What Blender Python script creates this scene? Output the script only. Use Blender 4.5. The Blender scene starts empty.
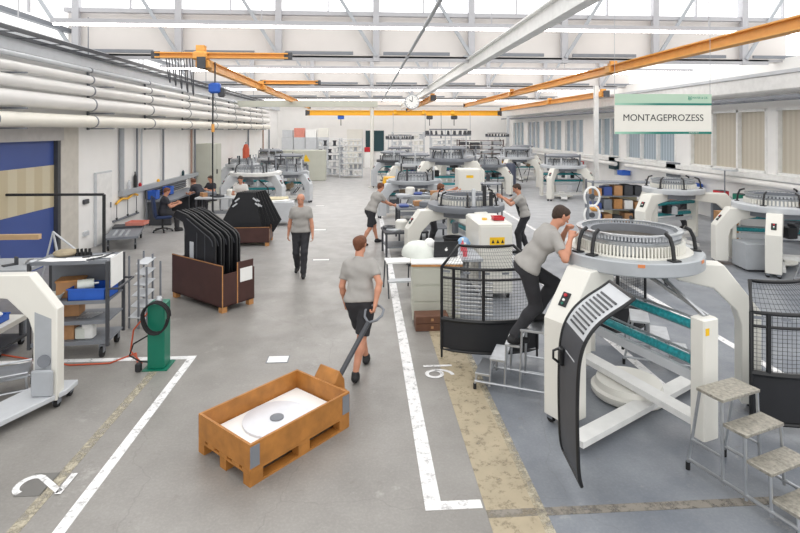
import bpy, math, random
import numpy as np
from mathutils import Vector, Matrix
random.seed(7)
sc = bpy.context.scene
COL = sc.collection
PI = math.pi
# ------------------------------------------------------------------ camera calibration
F = 530.0; CAMH = 3.15; YAW = math.atan(35/530.0)
CY, SY = math.cos(YAW), math.sin(YAW)
def W(px, py, d):
    """point at photo pixel (px,py) and depth d along the view axis"""
    xc = (px-400.0)/F*d
    return Vector((xc*CY+d*SY, -xc*SY+d*CY, CAMH-(py-130.0)/F*d))
def G(px, py, z=0.0):
    return W(px, py, (CAMH-z)*F/(py-130.0))
# ------------------------------------------------------------------ materials
def rgb(c):
    if isinstance(c, str):
        c = c.lstrip('#'); c = [int(c[i:i+2], 16)/255 for i in (0, 2, 4)]
        c = [x/12.92 if x <= .04045 else ((x+.055)/1.055)**2.4 for x in c]
    return (*c[:3], 1)
def mat(name, c, rough=.5, metal=0.0, var=.06, scale=6.0, bump=0.0, bscale=60.0, emis=0.0, alpha=1.0, coat=0.0):
    m = bpy.data.materials.new(name); m.use_nodes = True
    nt = m.node_tree; b = nt.nodes['Principled BSDF']
    b.inputs['Roughness'].default_value = rough; b.inputs['Metallic'].default_value = metal
    b.inputs['Coat Weight'].default_value = coat
    c = rgb(c)
    tc = nt.nodes.new('ShaderNodeTexCoord')
    n = nt.nodes.new('ShaderNodeTexNoise'); n.inputs['Scale'].default_value = scale; n.inputs['Detail'].default_value = 4
    nt.links.new(tc.outputs['Object'], n.inputs['Vector'])
    r = nt.nodes.new('ShaderNodeValToRGB')
    r.color_ramp.elements[0].position = .3; r.color_ramp.elements[1].position = .7
    r.color_ramp.elements[0].color = (*[max(0, x*(1-var)) for x in c[:3]], 1)
    r.color_ramp.elements[1].color = (*[min(1, x*(1+var)) for x in c[:3]], 1)
    nt.links.new(n.outputs['Fac'], r.inputs['Fac']); nt.links.new(r.outputs['Color'], b.inputs['Base Color'])
    if bump:
        n2 = nt.nodes.new('ShaderNodeTexNoise'); n2.inputs['Scale'].default_value = bscale
        nt.links.new(tc.outputs['Object'], n2.inputs['Vector'])
        bp = nt.nodes.new('ShaderNodeBump'); bp.inputs['Strength'].default_value = bump; bp.inputs['Distance'].default_value = .01
        nt.links.new(n2.outputs['Fac'], bp.inputs['Height']); nt.links.new(bp.outputs['Normal'], b.inputs['Normal'])
    if emis:
        b.inputs['Emission Color'].default_value = c; b.inputs['Emission Strength'].default_value = emis
    if alpha < 1: b.inputs['Alpha'].default_value = alpha
    return m
def stripe_mat(name, c1, c2, axis, freq, rough=.5, metal=0.0, width=.5):
    """fine ribbed / slatted pattern in object space"""
    m = mat(name, c1, rough, metal); nt = m.node_tree; b = nt.nodes['Principled BSDF']
    tc = nt.nodes.new('ShaderNodeTexCoord'); sp = nt.nodes.new('ShaderNodeSeparateXYZ')
    nt.links.new(tc.outputs['Object'], sp.inputs[0])
    mu = nt.nodes.new('ShaderNodeMath'); mu.operation = 'MULTIPLY'; mu.inputs[1].default_value = freq
    nt.links.new(sp.outputs['XYZ'.index(axis)], mu.inputs[0])
    fr = nt.nodes.new('ShaderNodeMath'); fr.operation = 'FRACT'; nt.links.new(mu.outputs[0], fr.inputs[0])
    gt = nt.nodes.new('ShaderNodeMath'); gt.operation = 'GREATER_THAN'; gt.inputs[1].default_value = width
    nt.links.new(fr.outputs[0], gt.inputs[0])
    mx = nt.nodes.new('ShaderNodeMix'); mx.data_type = 'RGBA'
    nt.links.new(gt.outputs[0], mx.inputs[0]); mx.inputs[6].default_value = rgb(c1); mx.inputs[7].default_value = rgb(c2)
    nt.links.new(mx.outputs[2], b.inputs['Base Color'])
    return m
M = {}
M['white'] = mat('white_paint', '#e9e9e7', .55)
M['wall'] = mat('wall_plaster', '#f1f0ee', .8, var=.02, scale=2)
M['roof'] = mat('roof_panel', '#dfdad6', .8, var=.02, scale=2)
M['cream'] = mat('cream_enamel', '#e6e4dc', .38, var=.02, scale=2, coat=.2)
M['creamdark'] = mat('grey_green_enamel', '#c3c4b8', .45, var=.03, scale=3)
M['grey'] = mat('grey_paint', '#a9adb2', .45, var=.05)
M['lgrey'] = mat('light_grey_paint', '#c9ccd0', .42, var=.04)
M['mgrey'] = mat('mid_grey_paint', '#7d8188', .5, var=.06)
M['dgrey'] = mat('dark_grey_paint', '#45474c', .5, var=.1)
M['black'] = mat('black_enamel', '#17181b', .35, var=.1)
M['blackm'] = mat('black_matt', '#202125', .6, var=.1)
M['rubber'] = mat('black_rubber', '#1c1c1e', .8)
M['truss'] = mat('truss_paint', '#b6b6ba', .5, var=.03)
M['pipe'] = mat('pipe_lagging', '#e4e2df', .38, var=.03, scale=1.5)
M['pipew'] = mat('pipe_cream', '#ece8dd', .4, var=.03, scale=1.5)
M['steel'] = mat('steel', '#b9bcc0', .32, .85, var=.08, scale=12)
M['alu'] = mat('chequer_aluminium', '#aba69b', .36, .5, var=.30, scale=34, bump=.6, bscale=60)
M['orange'] = mat('crane_orange', '#e2a250', .5, var=.06)
M['yellow'] = mat('crane_yellow', '#f0b62f', .5, var=.05)
M['teal'] = mat('teal_roller', '#27929a', .4, var=.35, scale=30)
M['green'] = mat('green_post', '#06715a', .42, var=.04)
M['blue'] = mat('blue_plastic', '#2c62c4', .45, var=.06)
M['navy'] = mat('blue_door', '#415696', .45, var=.05, scale=1)
M['brownply'] = mat('brown_film_plywood', '#4a2f2b', .5, var=.12, scale=5)
M['wood'] = mat('pine_board', '#c08a55', .6, var=.16, scale=9)
M['woodor'] = mat('orange_crate_wood', '#ad7436', .55, var=.18, scale=8)
M['card'] = mat('cardboard', '#b98b62', .8, var=.1)
M['paper'] = mat('white_paper', '#f4f4f2', .7, var=.02)
M['red'] = mat('red_paint', '#c22430', .4)
M['salmon'] = mat('salmon_plastic', '#d88b7c', .5)
M['copper'] = mat('pale_orange', '#e08a55', .5)
M['conduitb'] = mat('brown_conduit', '#a58a7c', .5)
M['bronze'] = mat('bronze', '#8d7c66', .35, .6, var=.15)
M['skin'] = mat('skin', '#c98f74', .55, var=.06, scale=14)
M['shirt'] = mat('grey_tshirt', '#a4a19d', .85, var=.05, scale=10, bump=.15, bscale=25)
M['shirtw'] = mat('pale_tshirt', '#d6d4d0', .85, var=.04)
M['pants'] = mat('charcoal_trousers', '#303034', .85, var=.12, scale=8, bump=.2, bscale=20)
M['darkjk'] = mat('dark_work_shirt', '#33343b', .85, var=.1)
M['hair'] = mat('brown_hair', '#3a2a20', .7, var=.2, scale=40)
M['hairr'] = mat('auburn_hair', '#6b4029', .7, var=.2, scale=40)
M['shoe'] = mat('black_shoe', '#1b1b1e', .6)
M['eye'] = mat('eye_dark', '#241c18', .3)
M['glassw'] = mat('window_blind', '#b9c0c4', .35, var=.08, scale=1.2)
M['lamp'] = mat('tube_glow', '#fffaf2', .4, emis=9.0)
M['skyl'] = mat('skylight_glass', '#ffffff', .3, emis=1.4)
M['ygreen'] = mat('tarnish', '#9aa08c', .6)
M['hose'] = mat('orange_hose', '#c25638', .5)
M['signgreen'] = mat('sign_pale_green', '#b5cfb9', .5, var=.01)
M['signdark'] = mat('sign_green', '#0e8a72', .5, var=.01)
M['signcream'] = mat('sign_cream', '#e8e5dc', .6, var=.01)
M['ink'] = mat('ink', '#26272a', .6)
M['darkteal'] = mat('dark_teal', '#1f4148', .6)
M['tan'] = mat('tan_blind', '#cfc8ba', .6, var=.04)
M['ylabel'] = mat('yellow_label', '#f2c21d', .5)
M['bottle'] = mat('clear_pink', '#d8606a', .3)
M['jar'] = mat('pale_plastic', '#dfe3dc', .35)
# ------------------------------------------------------------------ mesh builder
class MB:
    def __init__(s): s.v = []; s.f = []; s.m = Matrix.Identity(4)
    def at(s, loc=(0, 0, 0), rz=0, rx=0, ry=0):
        s.m = Matrix.Translation(loc) @ Matrix.Rotation(rz, 4, 'Z') @ Matrix.Rotation(ry, 4, 'Y') @ Matrix.Rotation(rx, 4, 'X'); return s
    def add(s, vs, fs):
        n = len(s.v); s.v += [s.m @ Vector(v) for v in vs]; s.f += [tuple(i+n for i in f) for f in fs]; return s
    def box(s, c, d, b=0.0):
        x, y, z = c; a, e, h = d[0]/2, d[1]/2, d[2]/2
        if b <= 0:
            vs = [(x+i*a, y+j*e, z+k*h) for i in (-1, 1) for j in (-1, 1) for k in (-1, 1)]
            return s.add(vs, [(0, 1, 3, 2), (4, 6, 7, 5), (0, 4, 5, 1), (2, 3, 7, 6), (0, 2, 6, 4), (1, 5, 7, 3)])
        # chamfered box: octagonal prism in xy with inset caps
        def ring(a, e, z): 
            q = min(b, a*.9, e*.9)
            return [(x-a+q, y-e, z), (x+a-q, y-e, z), (x+a, y-e+q, z), (x+a, y+e-q, z), (x+a-q, y+e, z), (x-a+q, y+e, z), (x-a, y+e-q, z), (x-a, y-e+q, z)]
        q = min(b, a*.9, e*.9, h*.9)
        rs = ring(a-q, e-q, z-h)+ring(a, e, z-h+q)+ring(a, e, z+h-q)+ring(a-q, e-q, z+h)
        fs = [tuple(range(7, -1, -1)), tuple(range(24, 32))]
        for k in range(3):
            for i in range(8):
                j = (i+1) % 8; fs.append((k*8+i, k*8+j, k*8+8+j, k*8+8+i))
        return s.add(rs, fs)
    def bx(s, p, q, b=0.0):
        return s.box([(p[i]+q[i])/2 for i in range(3)], [abs(q[i]-p[i]) for i in range(3)], b)
    def prism(s, poly, p0, p1, ax='y'):
        """extrude a 2D polygon (given in the two other axes) from p0 to p1 along ax"""
        n = len(poly); mk = {'x': lambda a, b, t: (t, a, b), 'y': lambda a, b, t: (a, t, b), 'z': lambda a, b, t: (a, b, t)}[ax]
        vs = [mk(a, b, p0) for a, b in poly]+[mk(a, b, p1) for a, b in poly]
        return s.add(vs, [tuple(range(n)), tuple(range(2*n-1, n-1, -1))]+[(i, i+n, (i+1) % n+n, (i+1) % n) for i in range(n)])
    def beam(s, p, q, w, h, up=(0, 0, 1)):
        p, q = Vector(p), Vector(q); d = (q-p); L = d.length
        if L < 1e-6: return s
        d.normalize(); up = Vector(up)
        if abs(d.dot(up)) > .98: up = Vector((1, 0, 0))
        sx = d.cross(up).normalized(); u = sx.cross(d)
        vs = [e+sx*(i*w/2)+u*(j*h/2) for e in (p, q) for i, j in ((-1, -1), (1, -1), (1, 1), (-1, 1))]
        return s.add(vs, [(3, 2, 1, 0), (4, 5, 6, 7)]+[(i, (i+1) % 4, (i+1) % 4+4, i+4) for i in range(4)])
    def ibeam(s, p, q, w, h, t=.02):
        u = Vector((0, 0, 1)); p, q = Vector(p), Vector(q)
        s.beam(p+u*(h/2-t/2), q+u*(h/2-t/2), w, t); s.beam(p-u*(h/2-t/2), q-u*(h/2-t/2), w, t); return s.beam(p, q, t, h-2*t)
    def cyl(s, p, q, r, r2=None, n=12):
        return s.tube([p, q], [r, r if r2 is None else r2], n)
    def tube(s, pts, r, n=8, closed=False):
        pts = [Vector(p) for p in pts]; k = len(pts); rr = r if isinstance(r, (list, tuple)) else [r]*k
        vs = []; u = None
        for i, p in enumerate(pts):
            if closed: d = pts[(i+1) % k]-pts[i-1]
            else: d = pts[min(i+1, k-1)]-pts[max(i-1, 0)]
            d.normalize()
            if u is None:
                a = Vector((0, 0, 1)) if abs(d.z) < .9 else Vector((1, 0, 0)); u = d.cross(a).normalized()
            else: u = (u-d*u.dot(d)).normalized()
            w = d.cross(u)
            for j in range(n):
                t = 2*PI*j/n; vs.append(p+(u*math.cos(t)+w*math.sin(t))*rr[i])
        fs = []
        for i in range(k if closed else k-1):
            for j in range(n):
                a, b = i*n+j, i*n+(j+1) % n; c, d2 = ((i+1) % k)*n+(j+1) % n, ((i+1) % k)*n+j
                fs.append((a, b, c, d2))
        if not closed: fs += [tuple(range(n-1, -1, -1)), tuple(range((k-1)*n, k*n))]
        return s.add(vs, fs)
    def lathe(s, prof, c=(0, 0, 0), n=32, a0=0, a1=2*PI):
        """revolve closed profile [(r,z)...] about the vertical through c"""
        full = abs(a1-a0-2*PI) < 1e-6; k = len(prof); m = n if full else n+1; vs = []
        for i in range(m):
            t = a0+(a1-a0)*i/n
            vs += [(c[0]+r*math.cos(t), c[1]+r*math.sin(t), c[2]+z) for r, z in prof]
        fs = []
        for i in range(n):
            i2 = (i+1) % m
            for j in range(k):
                j2 = (j+1) % k
                if prof[j][0] < 1e-6 and prof[j2][0] < 1e-6: continue
                fs.append((i*k+j, i2*k+j, i2*k+j2, i*k+j2))
        if not full: fs += [tuple(range(k)), tuple(range(n*k+k-1, n*k-1, -1))]
        return s.add(vs, fs)
    def sph(s, c, r, n=12, sz=(1, 1, 1)):
        prof = [(r*math.sin(PI*i/(n//2)), -r*math.cos(PI*i/(n//2))) for i in range(n//2+1)]
        vs = []; fs = []; k = len(prof)
        for i in range(n):
            t = 2*PI*i/n
            vs += [(c[0]+a*math.cos(t)*sz[0], c[1]+a*math.sin(t)*sz[1], c[2]+z*sz[2]) for a, z in prof]
        for i in range(n):
            for j in range(k-1): fs.append((i*k+j, ((i+1) % n)*k+j, ((i+1) % n)*k+j+1, i*k+j+1))
        return s.add(vs, fs)
    def build(s, name, m, parent=None, loc=(0, 0, 0), rz=0, bevel=0, smooth=True, ang=35):
        me = bpy.data.meshes.new(name); me.from_pydata([tuple(v) for v in s.v], [], s.f); 
        me.materials.append(m if not isinstance(m, str) else M[m])
        import bmesh
        b = bmesh.new(); b.from_mesh(me); bmesh.ops.remove_doubles(b, verts=b.verts, dist=1e-5)
        bmesh.ops.recalc_face_normals(b, faces=b.faces); b.to_mesh(me); b.free()
        if smooth:
            me.polygons.foreach_set('use_smooth', [True]*len(me.polygons)); me.set_sharp_from_angle(angle=math.radians(ang))
        o = bpy.data.objects.new(name, me); COL.objects.link(o); o.parent = parent
        o.location = loc; o.rotation_euler.z = rz
        if bevel:
            md = o.modifiers.new('b', 'BEVEL'); md.width = bevel; md.segments = 2; md.limit_method = 'ANGLE'; md.angle_limit = math.radians(40)
        return o
def tag(o, label=None, cat=None, group=None, kind=None):
    if label: o['label'] = label
    if cat: o['category'] = cat
    if group: o['group'] = group
    if kind: o['kind'] = kind
    return o
def thing(name, label, cat, loc=(0, 0, 0), rz=0, group=None):
    o = bpy.data.objects.new(name, None); COL.objects.link(o); o.empty_display_size = .1
    o.location = loc; o.rotation_euler.z = rz
    return tag(o, label, cat, group)
KIDS = {}
def copy_tree(o, parent=None):
    c = o.copy(); COL.objects.link(c); c.parent = parent
    for ch in [x for x in COL.objects if x.parent == o]: copy_tree(ch, c)
    return c
def struct(name, mb, m, label=None, **k):
    o = mb.build(name, m, None, **k); o['kind'] = 'structure'
    if label: o['label'] = label
    return o
def text_mesh(name, txt, size, m, parent=None, loc=(0, 0, 0), rot=(0, 0, 0), ext=.002, sx=1.0, align='CENTER', offset=0.0):
    cu = bpy.data.curves.new('t', 'FONT'); cu.body = txt; cu.size = size; cu.extrude = ext; cu.align_x = align; cu.align_y = 'CENTER'; cu.offset = offset
    t = bpy.data.objects.new('t', cu); COL.objects.link(t)
    bpy.context.view_layer.update()
    me = bpy.data.meshes.new_from_object(t.evaluated_get(bpy.context.evaluated_depsgraph_get()))
    bpy.data.objects.remove(t); me.materials.clear(); me.materials.append(M[m] if isinstance(m, str) else m)
    o = bpy.data.objects.new(name, me); COL.objects.link(o); o.parent = parent; o.location = loc; o.rotation_euler = rot; o.scale = (sx, 1, 1)
    return o
# ------------------------------------------------------------------ people (one continuous implicit surface per body)
class SDF:
    def __init__(s, h): s.h = h; s.p = []
    def cap(s, a, b, ra, rb=None, k=.03, cuts=(), sc=None): s.p.append((np.array(a, float), np.array(b, float), ra, ra if rb is None else rb, k, cuts, 1)); return s
    def sub(s, a, b, ra, rb=None, k=.01): s.p.append((np.array(a, float), np.array(b, float), ra, ra if rb is None else rb, k, (), -1)); return s
    def mesh(s, cuts=(), wr=0.0):
        pos = [p for p in s.p if p[6] > 0]
        lo = np.min([np.minimum(p[0], p[1])-max(p[2], p[3]) for p in pos], 0)-s.h*4-.02
        hi = np.max([np.maximum(p[0], p[1])+max(p[2], p[3]) for p in pos], 0)+s.h*4+.02
        n = np.ceil((hi-lo)/s.h).astype(int)+1
        V = np.full(n, 1.0, np.float32)
        ax = [lo[i]+np.arange(n[i])*s.h for i in range(3)]
        for a, b, ra, rb, k, cu, sg in s.p:
            r = max(ra, rb)+k+s.h*2
            i0 = np.maximum(((np.minimum(a, b)-r-lo)/s.h).astype(int), 0); i1 = np.minimum(((np.maximum(a, b)+r-lo)/s.h).astype(int)+2, n)
            if (i1 <= i0).any(): continue
            sl = tuple(slice(i0[i], i1[i]) for i in range(3))
            X, Y, Z = np.meshgrid(*[ax[i][sl[i]] for i in range(3)], indexing='ij')
            ab = b-a; L = max(ab@ab, 1e-9)
            t = np.clip(((X-a[0])*ab[0]+(Y-a[1])*ab[1]+(Z-a[2])*ab[2])/L, 0, 1)
            d = np.sqrt((X-a[0]-t*ab[0])**2+(Y-a[1]-t*ab[1])**2+(Z-a[2]-t*ab[2])**2)-(ra+t*(rb-ra))
            for cp, cn in cu: d = np.maximum(d, (X-cp[0])*cn[0]+(Y-cp[1])*cn[1]+(Z-cp[2])*cn[2])
            o = V[sl]
            if sg > 0:
                hh = np.clip(.5+.5*(o-d)/k, 0, 1); V[sl] = o*(1-hh)+d*hh-k*hh*(1-hh)
            else: V[sl] = np.maximum(o, -d)
        X, Y, Z = np.meshgrid(*ax, indexing='ij')
        if wr: V += wr*(np.sin(X*31+Z*22)*np.sin(Y*27-Z*17)+.5*np.sin(Z*55+X*20+Y*13)).astype(np.float32)
        for cp, cn in cuts: V = np.maximum(V, (X-cp[0])*cn[0]+(Y-cp[1])*cn[1]+(Z-cp[2])*cn[2])
        return surface_nets(V, lo, s.h)
def surface_nets(V, lo, h):
    ins = V < 0; n = V.shape
    acc = np.zeros((n[0]-1, n[1]-1, n[2]-1, 3), np.float32); cnt = np.zeros((n[0]-1, n[1]-1, n[2]-1), np.float32)
    c = lambda dx, dy, dz, A: A[dx:n[0]-1+dx, dy:n[1]-1+dy, dz:n[2]-1+dz]
    for axn in range(3):
        o = [i for i in range(3) if i != axn]
        for p in (0, 1):
            for q in (0, 1):
                s0 = [0, 0, 0]; s0[o[0]] = p; s0[o[1]] = q; s1 = list(s0); s1[axn] = 1
                a, b = c(*s0, V), c(*s1, V); m = (a < 0) != (b < 0)
                t = np.where(m, a/np.where(m, a-b, 1), 0)
                for k in range(3):
                    acc[..., k] += np.where(m, t if k == axn else s0[k], 0)
                cnt += m
    act = cnt > 0; idx = np.full(act.shape, -1, np.int64); idx[act] = np.arange(act.sum())
    ijk = np.argwhere(act); vs = (ijk+acc[act]/cnt[act][:, None])*h+lo
    fs = []
    for axn in range(3):
        o = [i for i in range(3) if i != axn]
        s0 = [slice(1, n[i]-1) for i in range(3)]; s0[axn] = slice(0, n[axn]-1)
        s1 = list(s0); s1[axn] = slice(1, n[axn])
        a, b = ins[tuple(s0)], ins[tuple(s1)]; e = np.argwhere(a != b)
        if not len(e): continue
        flip = a[tuple(e.T)]
        e = e+np.array([0 if i == axn else 1 for i in range(3)])
        q = []
        for da, db in ((0, 0), (1, 0), (1, 1), (0, 1)):
            z = e.copy(); z[:, o[0]] -= da; z[:, o[1]] -= db; q.append(idx[tuple(z.T)])
        q = np.stack(q, 1); 
        if axn == 1: flip = ~flip
        q[~flip] = q[~flip][:, ::-1]; fs.append(q)
    return vs, np.concatenate(fs)
def sdf_obj(name, vf, m, parent):
    vs, fs = vf; me = bpy.data.meshes.new(name); me.from_pydata(vs.tolist(), [], fs.tolist()); me.materials.append(M[m])
    # one relaxation pass to hide the grid
    me.polygons.foreach_set('use_smooth', [True]*len(me.polygons))
    o = bpy.data.objects.new(name, me); COL.objects.link(o); o.parent = parent
    md = o.modifiers.new('s', 'SMOOTH'); md.factor = .5; md.iterations = 2
    return o
def ik(a, t, l1, l2, pole):
    a, t, pole = Vector(a), Vector(t), Vector(pole); d = t-a; L = min(d.length, (l1+l2)*.995); dn = d.normalized()
    t = a+dn*L; x = (l1*l1-l2*l2+L*L)/(2*L); y = math.sqrt(max(l1*l1-x*x, 0))
    p = (pole-dn*pole.dot(dn)).normalized()
    return a+dn*x+p*y, t
def person(label, loc, rz, pelvis, neck, face, hands, feet, fdirs=((0, 1, 0), (0, 1, 0)), s=1.0, hair='hair', shorts=False, top='shirt',
           bottom='pants', h=.012, elbow=((-.4, -.3, -.8), (.4, -.3, -.8)), knee=((0, 1, .1), (0, 1, .1)), curl=.5, palms=None, shoulder_dir=None, belly=0, bald=False, bib=False, group=None):
    """local frame: +y is forward, +x the person's right, z up. feet are ankle points."""
    V3 = Vector; T = thing('person', label, 'person', loc, rz, group)
    pel, nk = V3(pelvis), V3(neck); sp = (nk-pel); up = sp.normalized()
    rt = V3(shoulder_dir or (1, 0, 0)); rt = (rt-up*rt.dot(up)).normalized(); fw = up.cross(rt)
    hr = V3((1, 0, 0)); hr = (hr*.6+rt*.4).normalized()
    fc = V3(face).normalized()
    hd = nk+up*.07*s+V3((0, 0, .085))*s+fc*.035*s                    # head centre
    hx = fc.cross(V3((0, 0, 1))).normalized(); hu = hx.cross(fc)
    L = (.245*s, .285*s, .255*s, .43*s, .42*s)
    sh = [nk-up*.075*s+rt*(sg*.165*s) for sg in (-1, 1)]
    hp = [pel+hr*(sg*.092*s)-V3((0, 0, .03))*s for sg in (-1, 1)]
    elb = []; wr = []; kn = []; an = []
    for i in (0, 1):
        e, w = ik(sh[i], hands[i], L[1], L[2], elbow[i]); elb.append(e); wr.append(w)
        k_, a_ = ik(hp[i], feet[i], L[3], L[4], knee[i]); kn.append(k_); an.append(a_)
    chest = pel+sp*.68; waist = pel+sp*.3
    B = SDF(h)
    def torso(D, e=0.0, k=.06, b=0):
        D.cap(hp[0]+V3((0, 0, .02)), hp[1]+V3((0, 0, .02)), (.105+e)*s, k=k)
        D.cap(waist-rt*.06*s+fw*b*.5, waist+rt*.06*s+fw*b*.5, (.098+b+e)*s, k=k)
        D.cap(chest-rt*.085*s+fw*.01, chest+rt*.085*s+fw*.01, (.112+e)*s, k=k)
        D.cap(nk-up*.09*s-rt*.11*s, nk-up*.09*s+rt*.11*s, (.060+e)*s, k=k)
        D.cap(pel, chest, (.10+e)*s, k=k)
    torso(B, 0, b=belly)
    B.cap(nk-up*.04*s, hd-hu*.05*s-fc*.015*s, .058*s, .052*s, k=.03)
    # head
    B.cap(hd+fc*-.028*s+hu*.03*s, hd+fc*.018*s+hu*.028*s, .078*s, .074*s, k=.02)
    B.cap(hd+fc*.03*s-hu*.015*s, hd+fc*.05*s-hu*.075*s, .052*s, .03*s, k=.035)
    B.cap(hd-hx*.03*s-hu*.07*s+fc*.01*s, hd+hx*.03*s-hu*.07*s+fc*.01*s, .034*s, k=.03)
    B.cap(hd+fc*.088*s+hu*.004*s, hd+fc*.108*s-hu*.028*s, .009*s, .013*s, k=.012)       # nose
    B.cap(hd+fc*.083*s+hu*.026*s-hx*.035*s, hd+fc*.083*s+hu*.026*s+hx*.035*s, .010*s, k=.014)   # brow
    B.cap(hd+fc*.075*s-hu*.062*s-hx*.018*s, hd+fc*.075*s-hu*.062*s+hx*.018*s, .010*s, k=.01)     # lips
    for sg in (-1, 1): B.cap(hd+hx*sg*.078*s-fc*.006*s+hu*.018*s, hd+hx*sg*.076*s-fc*.001*s-hu*.022*s, .013*s, .009*s, k=.008)
    hf = []
    for i in (0, 1):
        sg = -1 if i == 0 else 1
        B.cap(sh[i], sh[i]*.5+elb[i]*.5, .056*s, .047*s, k=.04); B.cap(sh[i]*.5+elb[i]*.5, elb[i], .047*s, .038*s, k=.02)
        mid = elb[i]*.65+wr[i]*.35; B.cap(elb[i], mid, .039*s, .041*s, k=.02); B.cap(mid, wr[i], .041*s, .025*s, k=.02)
        f = (wr[i]-elb[i]).normalized(); pn = V3(palms[i]) if palms else -rt*sg
        pn = (pn-f*pn.dot(f)).normalized(); sd = f.cross(pn).normalized(); hf.append((wr[i], f, pn, sd))
        ths = sd if sd.dot(fw+V3((0, 0, .5))) > 0 else -sd
        B.cap(wr[i], wr[i]+f*.02*s, .024*s, k=.015)
        for q in (-1.5, -.5, .5, 1.5):
            kb = wr[i]+f*.085*s+ths*(q*.0205*s)
            B.cap(wr[i]+f*.02*s+ths*q*.012*s, kb, .0145*s, .0125*s, k=.012)
            ln = {-1.5: .8, -.5: .97, .5: 1.05, 1.5: .95}[q]; c = curl
            d1 = (f*math.cos(c)+pn*math.sin(c)); d2 = (f*math.cos(c*2.3)+pn*math.sin(c*2.3)); d3 = (f*math.cos(c*3.2)+pn*math.sin(c*3.2))
            k1 = kb+d1*.040*s*ln; k2 = k1+d2*.026*s*ln; k3 = k2+d3*.02*s*ln
            B.cap(kb, k1, .0098*s, .009*s, k=.004).cap(k1, k2, .009*s, .0085*s, k=.004).cap(k2, k3, .0085*s, .0075*s, k=.004)
        t0 = wr[i]+f*.03*s+ths*.028*s; t1 = t0+(f*.6+ths*.7+pn*.25).normalized()*.04*s; t2 = t1+(f*.85+pn*.45).normalized()*.034*s
        B.cap(wr[i]+f*.015*s+ths*.012*s, t0, .016*s, .015*s, k=.012).cap(t0, t1, .0135*s, .0115*s, k=.008).cap(t1, t2, .0112*s, .009*s, k=.004)
        B.cap(hp[i], kn[i], .088*s, .056*s, k=.04)
        cal = kn[i]*.68+an[i]*.32+V3((0, -.018, 0))*s
        B.cap(kn[i], cal, .054*s, .055*s, k=.03); B.cap(cal, an[i], .054*s, .035*s, k=.03)
        fd = V3(fdirs[i]).normalized()
        B.cap(an[i]-V3((0, 0, .03))*s, an[i]+fd*.12*s-V3((0, 0, .05))*s, .036*s, .028*s, k=.02)
    sdf_obj('body', B.mesh(), 'skin', T)
    # shirt
    S = SDF(max(h, .014)); torso(S, .013, b=belly); S.cap(hp[0]+V3((0,0,.03)), hp[1]+V3((0,0,.03)), .122*s, k=.05)
    for i in (0, 1):
        ae = (elb[i]-sh[i]).normalized(); cu = sh[i]+ae*.19*s
        S.cap(sh[i], elb[i], .062*s, .060*s, k=.035, cuts=((cu, ae),))
    S.cap(nk-up*.07*s, nk-up*.01*s, .064*s, k=.04)
    hem = pel-V3((0, 0, .02))*s
    ndn = (-up*.8+V3((0, 0, -.2))).normalized()
    sdf_obj('shirt', S.mesh(cuts=((hem, ndn), (nk-up*.005*s+fw*.02, (up*.9+fw*.35).normalized())), wr=.0035), top, T)
    P = SDF(max(h, .014))
    P.cap(hp[0]+V3((0, 0, .02)), hp[1]+V3((0, 0, .02)), .111*s, k=.05).cap(pel, pel+up*.03*s, .112*s, k=.04)
    for i in (0, 1):
        if shorts:
            ce = (kn[i]-hp[i]).normalized(); P.cap(hp[i], kn[i]+ce*.05, .108*s, .086*s, k=.03, cuts=((kn[i]-ce*.03*s, ce),))
        else:
            P.cap(hp[i], kn[i], .104*s, .074*s, k=.04); ce = (an[i]-kn[i]).normalized()
            cq = kn[i]*.68+an[i]*.32+V3((0, -.012, 0))*s; P.cap(kn[i], cq, .076*s, .071*s, k=.03).cap(cq, an[i], .071*s, .062*s, k=.03, cuts=((an[i]+ce*.01*s, ce),))
    sdf_obj('trousers' if not shorts else 'shorts', P.mesh(cuts=((pel+V3((0, 0, .055))*s+up*.02*s, (up*.35+V3((0, 0, 1))).normalized()),), wr=.003), bottom, T)
    if bib:
        Q = SDF(.016); Q.cap(pel+up*.05+fw*.03, chest+fw*.05-up*.02, .126*s, .112*s, k=.03).cap(pel+up*.05, pel+sp*.42, .133*s, .13*s, k=.03)
        sdf_obj('bib', Q.mesh(cuts=((chest, up),)), bottom, T)
    for i in (0, 1):
        fd = V3(fdirs[i]).normalized(); Z = V3((0, 0, 1)); S2 = SDF(max(h, .012))
        S2.cap(an[i]-fd*.035*s-Z*.045*s, an[i]+fd*.05*s-Z*.045*s, .045*s, .044*s, k=.02).cap(an[i]+fd*.05*s-Z*.05*s, an[i]+fd*.155*s-Z*.058*s, .044*s, .034*s, k=.03).cap(an[i]-Z*.04*s, an[i]+Z*.01, .048*s, .046*s, k=.02)
        zc = min((an[i]-fd*.035*s).z, (an[i]+fd*.155*s).z)-.088*s
        sdf_obj('shoe', S2.mesh(cuts=(((0, 0, an[i].z-.087*s+min(0, fd.z*.15)), (0, 0, -1)), (an[i]+Z*.035, (0, 0, 1)))), 'shoe', T)
    if not bald:
        Hh = SDF(max(h*.8, .009)); Hh.cap(hd-fc*.03*s+hu*.037*s, hd+fc*.022*s+hu*.04*s, .083*s, .078*s, k=.02).cap(hd-fc*.045*s, hd-fc*.055*s-hu*.03*s, .058*s, .045*s, k=.03)
        for sg in (-1, 1): Hh.cap(hd+hx*sg*.05*s+hu*.04*s, hd+hx*sg*.055*s+hu*.0*s-fc*.02*s, .028*s, .02*s, k=.02)
        cutn = (fc*1.0-hu*.72).normalized()
        sdf_obj('hair', Hh.mesh(cuts=((hd+fc*.058*s+hu*.052*s, cutn),), wr=.002), hair, T)
    ey = MB()
    for sg in (-1, 1): ey.sph(hd+fc*.082*s+hu*.006*s+hx*sg*.031*s, .0085*s, 10)
    ey.build('eyes', 'eye', T)
    return T
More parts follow.
